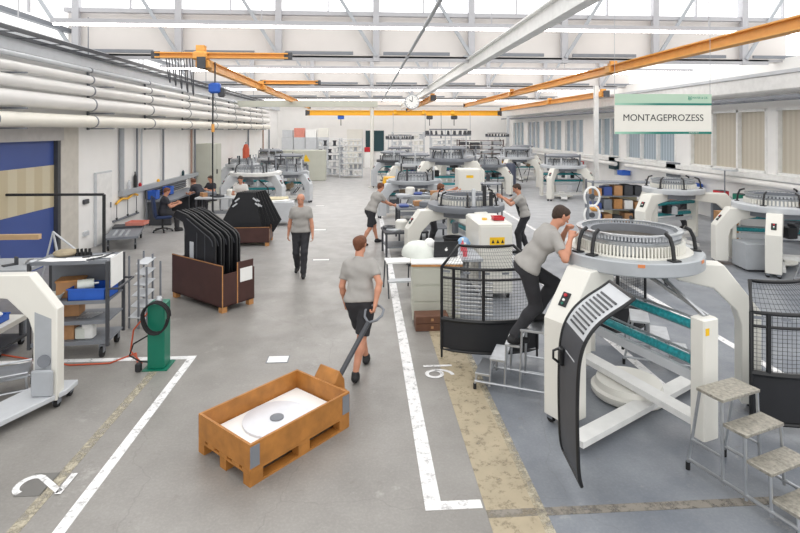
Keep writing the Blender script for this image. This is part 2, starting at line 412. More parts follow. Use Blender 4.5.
# ------------------------------------------------------------------ setting
XL, XR, YE = -7.3, 12.5, 45.0
def floor_material():
    m = bpy.data.materials.new('concrete_floor'); m.use_nodes = True; nt = m.node_tree; b = nt.nodes['Principled BSDF']
    N = nt.nodes.new; Lk = nt.links.new
    tc = N('ShaderNodeTexCoord'); sp = N('ShaderNodeSeparateXYZ'); Lk(tc.outputs['Object'], sp.inputs[0])
    def noise(sc_, det=5, ro=.6):
        n = N('ShaderNodeTexNoise'); n.inputs['Scale'].default_value = sc_; n.inputs['Detail'].default_value = det; n.inputs['Roughness'].default_value = ro
        Lk(tc.outputs['Object'], n.inputs['Vector']); return n.outputs['Fac']
    def ramp(src, stops):
        r = N('ShaderNodeValToRGB'); e = r.color_ramp.elements
        e[0].position, e[0].color = stops[0][0], rgb(stops[0][1]); e[1].position, e[1].color = stops[-1][0], rgb(stops[-1][1])
        for p, c in stops[1:-1]: q = e.new(p); q.color = rgb(c)
        Lk(src, r.inputs['Fac']); return r.outputs['Color']
    def mix(f, a, c, mode='MIX'):
        x = N('ShaderNodeMix'); x.data_type = 'RGBA'; x.blend_type = mode
        if isinstance(f, float): x.inputs[0].default_value = f
        else: Lk(f, x.inputs[0])
        for i, v in ((6, a), (7, c)):
            if isinstance(v, str): x.inputs[i].default_value = rgb(v)
            else: Lk(v, x.inputs[i])
        return x.outputs[2]
    def mrange(src, a, c, lo=0.0, hi=1.0):
        r = N('ShaderNodeMapRange'); r.interpolation_type = 'SMOOTHSTEP'; Lk(src, r.inputs[0])
        r.inputs[1].default_value = a; r.inputs[2].default_value = c; r.inputs[3].default_value = lo; r.inputs[4].default_value = hi; return r.outputs[0]
    def mul(a, c):
        x = N('ShaderNodeMath'); x.operation = 'MULTIPLY'; Lk(a, x.inputs[0])
        if isinstance(c, float): x.inputs[1].default_value = c
        else: Lk(c, x.inputs[1])
        return x.outputs[0]
    main = ramp(noise(.9, 6, .62), [(.3, '#8a8783'), (.5, '#979490'), (.72, '#a3a09c')])
    blue = ramp(noise(1.3, 5, .55), [(.3, '#747a84'), (.5, '#858a92'), (.7, '#9499a0')])
    zone = mrange(sp.outputs[0], 1.44, 1.5)
    col = mix(zone, main, blue)
    fine = ramp(noise(38, 6, .7), [(.35, '#6e6a66'), (.5, '#8a8784'), (.62, '#b5b2ae')])
    col = mix(.22, col, fine, 'OVERLAY')
    spots = mrange(noise(3.3, 8, .75), .60, .68); col = mix(mul(spots, .35), col, '#77706a')
    lights = mrange(noise(1.7, 8, .8), .58, .7); col = mix(mul(lights, .4), col, '#c6c3bf')
    # hairline cracks
    v = N('ShaderNodeTexVoronoi'); v.feature = 'DISTANCE_TO_EDGE'; v.inputs['Scale'].default_value = .35
    mpn = N('ShaderNodeTexNoise'); mpn.inputs['Scale'].default_value = 1.1; mpn.inputs['Detail'].default_value = 5
    Lk(tc.outputs['Object'], mpn.inputs['Vector'])
    va = N('ShaderNodeVectorMath'); va.operation = 'MULTIPLY_ADD'; Lk(mpn.outputs['Color'], va.inputs[0]); va.inputs[1].default_value = (.9, .9, 0); Lk(tc.outputs['Object'], va.inputs[2]); Lk(va.outputs[0], v.inputs['Vector'])
    cr = mrange(v.outputs['Distance'], .0, .003, .20, 0.0); col = mix(cr, col, '#5c5854')
    # floor colour pales down the hall, painting in its bright far reflection
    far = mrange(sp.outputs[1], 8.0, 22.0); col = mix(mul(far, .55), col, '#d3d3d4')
    Lk(col, b.inputs['Base Color'])
    ro = mrange(noise(2.2, 4), .3, .7, .3, .5); Lk(ro, b.inputs['Roughness'])
    b.inputs['Specular IOR Level'].default_value = .5
    bp = N('ShaderNodeBump'); bp.inputs['Strength'].default_value = .12; bp.inputs['Distance'].default_value = .01
    Lk(noise(25, 6, .7), bp.inputs['Height']); Lk(bp.outputs['Normal'], b.inputs['Normal'])
    return m
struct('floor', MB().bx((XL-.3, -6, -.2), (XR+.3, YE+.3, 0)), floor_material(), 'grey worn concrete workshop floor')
def paint(name, c, hole=.45):
    """worn floor paint: noisy colour, alpha worn away in patches"""
    m = mat(name, c, .55, var=.08, scale=5); nt = m.node_tree; b = nt.nodes['Principled BSDF']
    n = nt.nodes.new('ShaderNodeTexNoise'); n.inputs['Scale'].default_value = 9; n.inputs['Detail'].default_value = 8; n.inputs['Roughness'].default_value = .75
    tc = nt.nodes.new('ShaderNodeTexCoord'); nt.links.new(tc.outputs['Object'], n.inputs['Vector'])
    r = nt.nodes.new('ShaderNodeMapRange'); r.inputs[1].default_value = hole-.12; r.inputs[2].default_value = hole+.04
    r.inputs[3].default_value = .15
    nt.links.new(n.outputs['Fac'], r.inputs[0]); nt.links.new(r.outputs[0], b.inputs['Alpha']); return m
M['lw'] = paint('worn_white_line', '#efeeee', .44); M['lb'] = paint('beige_floor_strip', '#b0a38a', .44); M['ly'] = paint('old_yellow_line', '#b9b19d', .56)
M['lt'] = paint('old_grey_tape', '#8b857c', .5)
TR = [0]
def flr(x0, y0, x1, y1, m, label, z=.004):
    TR[0] += 1; struct('trim_%d' % TR[0], MB().bx((x0, y0, .0005), (x1, y1, z)), m, label)
flr(1.0, 3.0, 1.44, 10.6, 'lb', 'worn beige painted strip on the floor', .003)
flr(1.41, 3.0, 1.49, 16, 'ly', 'pale yellow edge line of the beige floor strip', .005)
flr(.50, 4.36, .64, 26, 'lw', 'white painted line along the right side of the aisle')
flr(.641, 4.36, .98, 4.46, 'lw', 'short white cross bar at the end of the aisle line')
flr(1.0, 4.24, 5.2, 4.33, 'lt', 'pale worn seam running across the floor to the right')
flr(-2.44, 3.2, -2.34, 7.46, 'lw', 'white painted line along the left bay')
flr(-7.2, 7.46, -2.34, 7.56, 'lw', 'white painted line across the left bay')
flr(-2.80, 3.2, -2.70, 7.1, 'ly', 'faded yellow line beside the left white line')
flr(3.6, 6.1, 3.72, 14, 'lw', 'white line behind the large knitting machine')
flr(5.3, 5.2, 5.42, 24, 'lw', 'white line along the right hand bay')
flr(3.0, 14, 3.1, 40, 'lw', 'white line down the far right aisle')
def ribbon(name, strokes, wd, m, loc, rz, z=.007):
    b = MB()
    for pts in strokes:
        n = len(pts); L = []
        for i, (x, y) in enumerate(pts):
            ax, ay = pts[max(i-1, 0)]; bx_, by = pts[min(i+1, n-1)]; d = math.hypot(bx_-ax, by-ay); nx, ny = -(by-ay)/d, (bx_-ax)/d
            L += [(x+nx*wd/2, y+ny*wd/2, z), (x-nx*wd/2, y-ny*wd/2, z)]
        b.add(L, [(2*i, 2*i+1, 2*i+3, 2*i+2) for i in range(n-1)])
    return b.build(name, m, None, loc, rz)
arc = lambda cx, cy, rx, ry, a0, a1, n=10: [(cx+rx*math.cos(math.radians(a0+(a1-a0)*i/n)), cy+ry*math.sin(math.radians(a0+(a1-a0)*i/n))) for i in range(n+1)]
two = [arc(0, .11, .115, .10, 165, -25)+[(-.11, -.20)], [(-.14, -.20), (.14, -.20)]]
a = ribbon('floor_number', two, .055, 'lw', (G(43, 485).x, G(43, 485).y, 0), PI/2); tag(a, 'white painted number 2 on the floor at bottom left', 'floor marking')
a = struct('trim_20', MB().bx((G(18, 492).x, G(18, 497).y, .0005), (G(50, 485).x, G(30, 474).y, .004)), mat('dark_patch', '#74726f', .6), 'dark rubbed patch under the floor number')
a = ribbon('floor_number', [[(-.16, .19), (-.16, -.19)], arc(.07, -.07, .095, .10, 90, 450, 16), arc(.10, -.04, .14, .20, 185, 85, 8)], .05, 'lw', (.965, 6.86, 0), -PI/2); tag(a, 'white painted number 16 across the beige floor strip', 'floor marking')
for px, py, w, l, lb in ((278, 359.5, .30, .22, 'square pale cover plate in the floor in front of the orange pallet crate'), (320, 230, .4, .22, 'pale cover plate in the aisle floor beside the walking bald man'),
                     (321, 260, .42, .16, 'pale cover plate in the aisle floor near the bald man\'s feet'), (320, 206, .4, .2, 'farther pale cover plate in the aisle behind the bald man')):
    p = G(px, py); f = thing('floor_plate', lb, 'floor plate', (p.x, p.y, 0))
    MB().bx((-w/2, -l/2, 0), (w/2, l/2, .004)).build('frame', 'mgrey', f); MB().bx((-w/2+.015, -l/2+.015, .001), (w/2-.015, l/2-.015, .006)).build('plate', 'paper', f)
# ---- left wall with the roller door opening
def YL(px, X=XL):
    a = (px-400)/F; t = X/(a*CY+SY); return t*(CY-a*SY)
wl = MB(); wl.bx((XL-.3, 13.25, 0), (XL, YE, 5.2)).bx((XL-.3, -6, 2.9), (XL, 13.25, 5.2)).bx((XL-.3, -6, 0), (XL, 8.2, 2.9))
struct('wall_left', wl, 'wall', 'white left wall of the hall')
struct('wall_far', MB().bx((XL-.3, YE, 0), (XR+.3, YE+.3, 5.3)), 'wall', 'white far end wall')
wr = MB(); wr.bx((XR, -2, 0), (XR+.3, YE, 1.8)).bx((XR, -2, 3.82), (XR+.3, YE, 5.3))
wins = [(12.2, 15.3), (15.75, 19.6), (20.6, 24.6), (25.3, 28.2), (29.6, 32.4), (33, 36.4), (37.2, 40), (41, 44)]
prev = -2
for a_, b_ in wins: wr.bx((XR, prev, 1.8), (XR+.3, a_, 3.82)); prev = b_
wr.bx((XR, prev, 1.8), (XR+.3, YE, 3.82)); struct('wall_right', wr, 'wall', 'white right wall with a band of windows')
for i, (a_, b_) in enumerate(wins):
    w = struct('window_%d' % (i+1), MB().bx((XR+.12, a_, 1.8), (XR+.16, b_, 3.82)), stripe_mat('blind_%d' % i, '#c9c2b4' if i < 2 else ('#b3bfc8' if i % 2 == 0 else '#a5b4bd'), '#c2baab' if i < 2 else '#98a6b1', 'Y', 5.0, .6), 'window with %s vertical blinds' % ('beige' if i < 2 else 'blue grey'))
    fr = MB(); n = 3
    for k in range(n+1): y = a_+(b_-a_)*k/n; fr.bx((XR-.03, y-.04, 1.8), (XR+.12, y+.04, 3.82))
    for z in (1.82, 3.78): fr.bx((XR-.03, a_, z-.04), (XR+.12, b_, z+.04))
    o = fr.build('window_frame', 'white', w)
# sills, pipes and trunking of the right wall
struct('trim_30', MB().bx((XR-.22, -1, 1.62), (XR, YE-.1, 1.78)), 'white', 'white window ledge along the right wall')
def pipe(name, pts, r, m, lb, cat='pipe', n=12, group=None, br=None):
    t = thing(name, lb, cat, (0, 0, 0), 0, group); MB().tube(pts, r, n).build('tube', m, t)
    return t
pipe('heating_pipe', [(XR-.35, 8, 1.5), (XR-.35, 24, 1.5)], .1, 'pipe', 'white heating pipe under the beige blinds on the right wall')
pipe('heating_pipe', [(XR-.35, 25, 1.5), (XR-.35, 40, 1.5)], .1, 'pipe', 'white heating pipe under the far blue windows on the right wall')
d_ = thing('air_duct', 'wide white duct box running high along the right wall', 'duct'); MB().bx((XR-.9, 9, 4.25), (XR-.02, 44, 4.75), .05).build('duct_box', 'white', d_)
MB().bx((XR-.95, 9, 4.72), (XR-.85, 44, 4.82)).build('edge', 'lgrey', d_)
d_ = thing('cable_tray', 'grey cable ladder hung below the duct on the right wall', 'cable tray')
t = MB()
for y in np.arange(10, 43, 1.2): t.bx((XR-1.3, y, 4.02), (XR-.5, y+.05, 4.06))
for x in (-1.3, -.5): t.bx((XR+x-.02, 10, 4.0), (XR+x+.02, 43, 4.1))
t.build('ladder', 'mgrey', d_)
# ---- roller door
dz = struct('door_1', MB().bx((XL-.12, 8.2, 0), (XL-.08, 13.2, 2.9)), 'navy', 'blue roller door with a see-through beige band')
MB().bx((XL-.085, 8.2, 1.33), (XL-.07, 13.2, 2.32)).build('window_band', stripe_mat('band', '#c5b89a', '#cfc5ab', 'Y', 1.7, .35), dz)
MB().bx((XL-.09, 13.1, 0), (XL+.02, 13.22, 2.9)).build('guide_rail', 'dgrey', dz)
p = W(40, 236.5, 10.3); q = W(-60, 236.5, 10.3); w_ = thing('wooden_board', 'pale wooden board set up on thin posts in front of the blue roller door', 'board', (p.x, p.y, 0)); MB().bx((q.x-p.x, -.05, p.z-.05), (0, .05, p.z+.045)).build('plank', mat('pale_wood', '#dcb98d', .6), w_)
for x_ in (-.9, -1.7): MB().bx((x_-.02, .05, 0), (x_+.02, .09, p.z)).build('post', 'mgrey', w_)
struct('trim_31', MB().bx((XL-.12, 13.22, 0), (XL+.03, 14.0, 3.3), .01), mat('jamb', '#c9c4bb', .6), 'grey jamb beside the blue roller door')
struct('trim_32', MB().bx((XL-.12, 6, 2.9), (XL+.05, 13.3, 3.25)), mat('lintel', '#b9b6b4', .6), 'grey lintel above the blue roller door')
struct('trim_33', MB().bx((XL, 4, 4.75), (XL+.25, 44.5, 5.25)), 'lgrey', 'grey edge beam along the top of the left wall')
struct('trim_35', MB().bx((-8.3, 4, 5.84), (-8.15, 44.5, 5.96)), 'mgrey', 'grey rail along the roof edge above the left wall')
struct('wall_upper', MB().bx((-8.4, 4, 5.1), (XL, 44.5, 5.2)), 'wall', 'white ledge on top of the left wall')
# pipes along the left wall
for z, r, x, m, lb in ((3.36, .15, -6.8, 'pipew', 'thick cream pipe, lowest of the left wall bundle'), (3.78, .165, -6.85, 'pipe', 'thick white pipe, second from the bottom of the left wall bundle'),
                    (4.12, .125, -6.85, 'pipe', 'white pipe in the middle of the left wall bundle'), (4.40, .10, -6.85, 'pipe', 'white pipe, second from the top of the left wall bundle'), (4.64, .055, -6.85, 'lgrey', 'thin grey pipe on top of the left wall bundle')):
    t = pipe('wall_pipe', [(x, 5, z), (x, 38, z)], r, m, lb, n=20)
    for y in np.arange(6.5, 38, 3.6): MB().tube([(x, y, z), (x, y+.05, z)], r+.012, 20).build('clamp', 'mgrey', t)
t = thing('pipe_bracket', 'grey wall brackets carrying the pipe bundle', 'bracket')
for y in np.arange(7.2, 38, 3.6): MB().bx((XL+.02, y, 3.15), (XL+.07, y+.06, 4.8)).bx((XL+.02, y, 3.17), (-6.6, y+.06, 3.2)).bx((XL+.02, y, 3.56), (-6.6, y+.06, 3.6)).bx((XL+.02, y, 4.26), (-6.6, y+.06, 4.29)).build('bracket_arm', 'mgrey', t)
t = thing('cable_tray', 'dark cable tray running above the pipes on the left wall', 'cable tray')
b = MB().bx((XL+.3, 5, 4.98), (XL+.33, 40, 5.06)).bx((XL+.8, 5, 4.98), (XL+.83, 40, 5.06))
for y in np.arange(5.5, 40, .8): b.bx((XL+.3, y, 4.98), (XL+.83, y+.03, 5.0))
b.build('ladder', 'dgrey', t)
for y in np.arange(7, 40, 3.2): MB().bx((XL+.55, y, 4.99), (XL+.57, y+.02, 5.9)).build('hanger', 'mgrey', t)
struct('trim_34', MB().bx((XL, YL(118), 1.18), (XL+.14, 26, 1.34)), 'grey', 'grey cable trunking along the left wall')
for px, z0, z1, r, m, lb in ((119, 1.3, 3.2, .07, 'grey', 'grey upright trunking beside the yellow hook rack'), (134.5, 1.3, 3.2, .03, 'mgrey', 'thin grey conduit dropping to the wall trunking near the black bottle'),
                       (139, 1.3, 3.2, .03, 'lgrey', 'pale conduit beside the black bottle on the trunking'), (161, 1.3, 3.2, .035, 'mgrey', 'grey conduit on the white wall left of the grey cabinet'),
                       (189.5, .0, 3.2, .045, 'conduitb', 'brown conduit just left of the grey electrical cabinet'), (193, .0, 3.2, .04, 'mgrey', 'dark conduit touching the grey electrical cabinet'),
                       (247, .0, 3.2, .05, 'mgrey', 'dark upright pipe behind the left arch machine'), (262, .0, 3.2, .05, 'conduitb', 'brown upright pipe behind the left arch machine'), (268, .0, 3.2, .05, 'mgrey', 'far dark upright pipe by the wall opening')):
    y = YL(px); pipe('conduit', [(XL+.08, y, z0), (XL+.08, y, z1)], r, m, lb)
# ---- far end
struct('door_2', MB().bx((.05, YE-.08, 1.35), (1.6, YE-.02, 3.1)), 'darkteal', 'dark teal opening in the far wall')
struct('door_3', MB().bx((-1.5, YE-.1, 0), (-.2, YE-.02, 3.2)), 'cream', 'pale door in the far wall')
p = W(372, 180, 29); t = thing('steel_column', 'cream steel column standing in the aisle far back', 'column', (p.x, p.y, 0))
MB().box((0, 0, .03), (.4, .4, .06)).build('base_plate', 'cream', t); MB().cyl((0, 0, 0), (0, 0, 4.4), .1).build('post', 'cream', t)
t = thing('crossbeam', 'long pale cross beam resting on the far cream column', 'beam'); MB().bx((XL+.3, p.y-.15, 4.4), (p.x+.3, p.y+.15, 4.72)).build('beam', 'creamdark', t)
# ---- roof: trusses, opaque panels, glazing
tx0, tx1 = XL-.95, XR+.3; Yt = [15.2+9.6*i for i in range(4)]; ZB, ZP, ZT = 5.2, 6.42, 9.0
BAY = 2.75; xs0 = [-7.3+BAY*k for k in range(8)]
off = W(280, 50, 15.2).x % BAY
xs = [x for x in [off+BAY*k for k in range(-4, 6)] if tx0 < x < tx1]
for i, y in enumerate(Yt):
    lbs = ['nearest', 'second', 'third', 'farthest'][i]
    t = thing('roof_truss', '%s pale steel lattice truss spanning the hall roof' % lbs, 'truss', (0, y, 0), 0, None)
    MB().bx((tx0, -.10, ZB), (tx1, .10, ZB+.05)).bx((tx0, -.10, ZB-.1), (tx0+20.3, -.07, ZB+.05)).build('bottom_chord', 'truss', t)
    MB().bx((tx0, -.08, ZP-.02), (tx1, .08, ZP+.1)).build('middle_rail', 'truss', t)
    MB().bx((tx0, -.12, ZT-.2), (tx1, .12, ZT)).build('top_chord', 'truss', t)
    for x in xs:
        MB().ibeam((x, 0, ZB), (x, 0, ZB+.01), .1, .1) if False else None
        MB().bx((x-.09, -.12, ZB-.1), (x+.09, .02, ZT)).build('upright', 'truss', t)
        if i > 1: continue
    for x in xs:
        dx = -2.3 if x < 3.4 else 2.3
        MB().beam((x, -.14, ZB+.05), (x+dx, -.14, ZT-.1), .06, .09).build('diagonal', 'grey', t)
    for x in xs:
        MB().beam((x+(.2), -.16, ZB+.12), (x+2.1, -.16, ZB+.12), .05, .09).build('cable_channel', 'mgrey', t)
    struct('ceiling_%d' % (i+1), MB().bx((tx0, y+.14, ZB-.02), (tx1, y+.22, ZP)), 'roof', 'off white roof panel behind the %s truss' % lbs)
    g = struct('window_%d' % (20+i), MB().bx((tx0, y+.2, ZP), (tx1, y+.23, ZT)), 'skyl', 'bright skylight glazing above the %s truss' % lbs)
    for x in np.arange(xs[0]-BAY/2, tx1, BAY/2): MB().bx((x-.02, y+.1, ZP), (x+.02, y+.2, ZT)).build('mullion', 'truss', g)
    # light tubes hung in front of each truss
    for j, (dy, zz) in enumerate(((-2.5, 5.62), (-5.6, 5.35)) if i else ((-2.5, 5.62),)):
        x0_, x1_ = (-7.2, XR-.2)
        lt = thing('light_trunking', '%s continuous white tube light run, %s row of its bay' % (lbs, ['far', 'near'][j]), 'light', (0, y+dy, 0))
        MB().bx((x0_, -.06, zz), (x1_, .06, zz+.1)).build('housing', 'truss', lt)
        MB().tube([(x0_+.05, 0, zz-.03), (x1_-.05, 0, zz-.03)], .03, 8).build('tube', 'lamp', lt)
        for x in xs[::2]: MB().bx((x-.01, -.01, zz+.1), (x+.01, .01, ZP+1)).build('hanger', 'truss', lt)
struct('ceiling_9', MB().bx((tx0, YE-1.2, 5.2), (tx1, YE-.9, 6.4)), 'roof', 'roof panel at the far end of the hall')
# long rails and cranes along the hall
t = thing('crane_rail', 'large white I beam crane rail running down the hall above the aisle', 'rail'); MB().ibeam((3.0, 3, 5.03), (3.0, 44, 5.03), .2, .34, .03).build('beam', 'white', t)
k_ = MB()
for y in Yt: k_.bx((2.85, y-.1, 5.2), (3.15, y+.1, 5.3))
k_.build('clamp', 'grey', t)
pipe('overhead_conduit', [(1.1, 3, 5.05), (1.1, 36, 5.05)], .035, 'grey', 'thin grey conduit running lengthwise under the trusses')
def crane(lb, p, q, m='orange', w=.16, h=.22, trolley=()):
    t = thing('crane_beam', lb, 'crane'); MB().ibeam(p, q, w, h, .03).build('beam', m, t)
    P, Q = Vector(p), Vector(q)
    for f in trolley:
        c = P.lerp(Q, f); MB().at(c).box((0, 0, -.02), (.34, .34, .2), .03).box((0, 0, .16), (.2, .2, .16)).build('trolley', m, t)
    for i, e in enumerate((P, Q)): MB().at(e).box((0, 0, 0), (w+.04, .05, h+.04)).build('end_stop', 'dgrey', t)
    return t
crane('orange crane runway crossing the left bay, nearest', (-5.1, 13.3, 4.98), (-1.9, 13.3, 4.98), h=.14, trolley=(.34,))
b = crane('long orange crane bridge along the left bay', (-3.95, 13.1, 4.78), (-3.95, 38, 4.78), h=.24, trolley=(0.01, .3))
crane('short orange crane runway crossing the left bay, farther back', (-3.9, 20.6, 4.98), (-1.8, 20.6, 4.98), h=.14)
crane('long orange crane bridge along the right bay', (7.25, 7.5, 4.93), (7.25, 38, 4.93), h=.24, w=.24, trolley=(.25, .6))
crane('far orange crane beam running toward the right wall', (10.95, 23.4, 4.80), (10.95, 42, 4.80), h=.26, w=.24, trolley=(.02, .4))
crane('yellow orange crane beam crossing the hall far back', (-4.5, 42, 4.5), (10.8, 42, 4.5), m='yellow', h=.4, w=.3, trolley=(.45, .6, .75))
crane('orange hoist beam under the white rail in the middle of the hall', (3.3, 25.5, 4.7), (3.3, 41, 4.7), h=.24, w=.22, trolley=(.02,))
# festoon cable loops and pendant of the left crane
t = thing('festoon_cable', 'black looped festoon cable hanging from the left orange crane', 'cable', (0, 13.3, 0))
for k in range(5):
    x = -4.85+k*.14; pts = [(x+.1*math.sin(PI*s_)*.6+s_*.07, 0, 4.9-.75*math.sin(PI*s_)*(.8+.1*k)) for s_ in [i/10 for i in range(11)]]
    MB().tube(pts, .014, 6).build('loop', 'dgrey', t)
p = W(215, 90, 13.3)
t = thing('chain_hoist', 'small blue chain hoist with black control pendant under the left orange crane', 'hoist', (p.x, p.y, 0))
MB().box((0, 0, 4.2), (.28, .22, .26), .04).build('motor_housing', 'blue', t); MB().box((.15, .05, 4.1), (.16, .16, .24), .03).build('gearbox', 'dgrey', t)
MB().cyl((0, 0, 4.3), (0, 0, 4.85), .02).build('hook_rod', 'dgrey', t)
MB().tube([(-.05, 0, 4.1), (-.06, .0, 2.4), (-.05, 0, 1.0)], .02, 8).build('pendant_cable', 'blackm', t)
MB().cyl((-.05, 0, 3.1), (-.05, 0, 3.3), .04).build('pendant_collar', 'orange', t); MB().box((-.05, 0, .95), (.08, .06, .3), .02).build('control_handle', 'blackm', t)
p = W(412, 102, 24); t = thing('wall_clock', 'round white clock hanging below the white crane rail', 'clock', (p.x, p.y, p.z))
MB().tube([(0, .05, 0), (0, -.05, 0)], .34, 32).build('case', 'grey', t); MB().tube([(0, -.05, 0), (0, -.06, 0)], .30, 32).build('dial', 'paper', t)
MB().beam((0, -.07, 0), (.02, -.07, .24), .01, .025).build('minute_hand', 'ink', t); MB().beam((0, -.07, 0), (-.12, -.07, .1), .01, .03).build('hour_hand', 'ink', t)
h = MB()
for k in range(12): a_ = k*PI/6; h.beam((.24*math.sin(a_), -.065, .24*math.cos(a_)), (.28*math.sin(a_), -.065, .28*math.cos(a_)), .006, .02)
h.build('hour_marks', 'ink', t); MB().cyl((0, 0, .33), (0, 0, 5.2-p.z), .015).build('suspension_rod', 'grey', t)
# small blue hoists of the far yellow crane
for px, lb in ((341, 'blue hoist on the far yellow crane, left of the far column'), (455, 'hoist hanging under the far yellow crane above the brown rack'), (430, 'hoist hanging under the far yellow crane beside the clock')):
    p = W(px, 118, 42); t = thing('chain_hoist', lb, 'hoist', (p.x, 42.05, 0)); MB().box((0, 0, 4.15), (.5, .3, .3), .05).build('motor_housing', 'blue' if px == 341 else 'dgrey', t); MB().cyl((0, 0, 3.5), (0, 0, 4.0), .03).build('chain', 'dgrey', t)
# ---- hanging sign
p0 = W(613, 93, 9.3); p1 = W(713, 95.2, 9.3); sw = 1.755; c = (p0+p1)/2; sh_ = .70
t = thing('hanging_sign', 'cream and green hanging sign reading MONTAGEPROZESS', 'sign', (c.x, c.y, 0), -.0)
zt_ = c.z; zb_ = zt_-sh_
MB().bx((-sw/2, -.012, zb_), (sw/2, .012, zt_)).build('board', 'signcream', t)
MB().bx((-sw/2, -.016, zt_-.165), (sw/2, -.0125, zt_)).build('header_band', 'signgreen', t)
def grad(name):
    m = mat(name, '#0e8a72', .5); nt = m.node_tree; b = nt.nodes['Principled BSDF']; tc = nt.nodes.new('ShaderNodeTexCoord'); sp = nt.nodes.new('ShaderNodeSeparateXYZ'); nt.links.new(tc.outputs['Object'], sp.inputs[0])
    r = nt.nodes.new('ShaderNodeMapRange'); r.inputs[1].default_value = -.8; r.inputs[2].default_value = -.1; nt.links.new(sp.outputs[0], r.inputs[0])
    x = nt.nodes.new('ShaderNodeMix'); x.data_type = 'RGBA'; nt.links.new(r.outputs[0], x.inputs[0]); x.inputs[6].default_value = rgb('#9cc9b2'); x.inputs[7].default_value = rgb('#06786a'); nt.links.new(x.outputs[2], b.inputs['Base Color']); return m
gm = grad('sign_gradient')
MB().bx((-sw/2, -.018, zt_-.195), (sw/2, -.0125, zt_-.16)).build('upper_stripe', gm, t); MB().bx((-sw/2, -.018, zb_), (sw/2, -.0125, zb_+.04)).build('lower_stripe', gm, t)
text_mesh('lettering', 'MONTAGEPROZESS', .165, 'ink', t, (.0, -.014, zt_-.42), (PI/2, 0, 0), .001)
text_mesh('maker_name', 'MAYER & CIE.', .048, 'signdark', t, (.67, -.0175, zt_-.065), (PI/2, 0, 0), .001)
text_mesh('small_print', 'QUALITY FIRST', .026, 'signcream', t, (.55, -.019, zb_+.02), (PI/2, 0, 0), .001)
e = MB()
for k in range(3): e.at((.48+.018*(k-1), -.0175, zt_-.075), ry=(k-1)*.3).bx((-.004, -.001, -.02), (.004, .001, .04))
e.at().tube([(.48+.03*math.cos(x), -.0175, zt_-.085+.022*math.sin(x)) for x in [i*PI/6 for i in range(12)]], .003, 5, True)
e.build('emblem', 'signdark', t)
for x in (-sw/2+.0, sw/2-.02): MB().bx((x, -.003, zt_), (x+.006, .003, 6.6)).build('suspension_wire', 'grey', t)
# ------------------------------------------------------------------ circular knitting machines
def caster(parent, x, y, r=.045, m='rubber'):
    c = MB().cyl((x-.02, y, r), (x+.02, y, r), r, n=16).build('caster', m, parent)
    MB().bx((x-.03, y-.035, r), (x-.022, y+.035, r*2+.03)).bx((x+.022, y-.035, r), (x+.03, y+.035, r*2+.03)).bx((x-.03, y-.035, r*2+.02), (x+.03, y+.035, r*2+.035)).build('fork', 'mgrey', c)
    return c
def arch_leg(parent, ang, ro, zt, inner, cw=.28, th=.30, m='cream', panel=None, cast=True, cham=.42, recess=False):
    """inverted-L leg with a chamfered shoulder; profile in the radial/vertical plane"""
    e = bpy.data.objects.new('leg', None)
    zi = zt-.30
    prof = [(ro, .09), (ro, zt-cham), (ro-cham*.75, zt), (inner, zt), (inner, zt-.2), (ro-cw-.28, zi+.03), (ro-cw-.05, zi-.2), (ro-cw, zi-.36), (ro-cw, .09)]
    L = MB().prism(prof, -th/2, th/2, 'y').build('leg', m, parent, (0, 0, 0), ang, bevel=.012)
    inr = [(ro-.06, .2), (ro-.06, zt-cham-.1), (ro-cw+.02, zi-.12), (ro-cw+.02, .2)]
    if recess:
        for sg in (-1, 1):
            MB().prism(inr, sg*(th/2+.001), sg*(th/2+.004), 'y').build('side_panel', 'grey', L)
            MB().cyl((ro-cw/2, sg*(th/2), .55), (ro-cw/2, sg*(th/2+.03), .55), .07, n=16).build('bracket', 'mgrey', L)
    if panel:
        # switch panel on the chamfer
        dx, dz = -cham*.75, cham; n = Vector((dz, 0, -dx)).normalized(); c = Vector((ro-cham*.30, 0, zt-cham*.60))
        a = math.atan2(-n.z, n.x)
        MB().at(c, ry=a).box((.006, 0, 0), (.014, .10, .16), .004).build('switch_panel', 'ink', L)
        q = MB().at(c, ry=a).cyl((.012, 0, .045), (.03, 0, .045), .018, n=10).build('push_button', 'red', L)
        MB().at(c, ry=a).cyl((.012, 0, -.01), (.026, 0, -.01), .014, n=10).build('push_button', 'paper', L)
        MB().at(c, ry=a).cyl((.012, 0, -.05), (.026, 0, -.05), .014, n=10).build('push_button', 'green', L)
    if cast:
        for x_, y_ in ((ro-.06, -th/2+.05), (ro-.06, th/2-.05)): caster(L, x_, y_)
    return L
def handle(parent, ang, r, z, h=.30, back=.16):
    """bent black grip standing on the table ring and leaning to the cylinder"""
    c, s_ = math.cos(ang), math.sin(ang)
    P = lambda rr, zz: (rr*c, rr*s_, zz)
    m = MB().tube([P(r, z), P(r-.02, z+h*.55), P(r-.06, z+h*.88), P(r-back, z+h)], .022, 8)
    o = m.build('handle', 'black', parent); MB().at((r*c, r*s_, z+.008), rz=ang).box((0, 0, 0), (.10, .11, .02), .005).build('foot_plate', 'black', o)
    return o
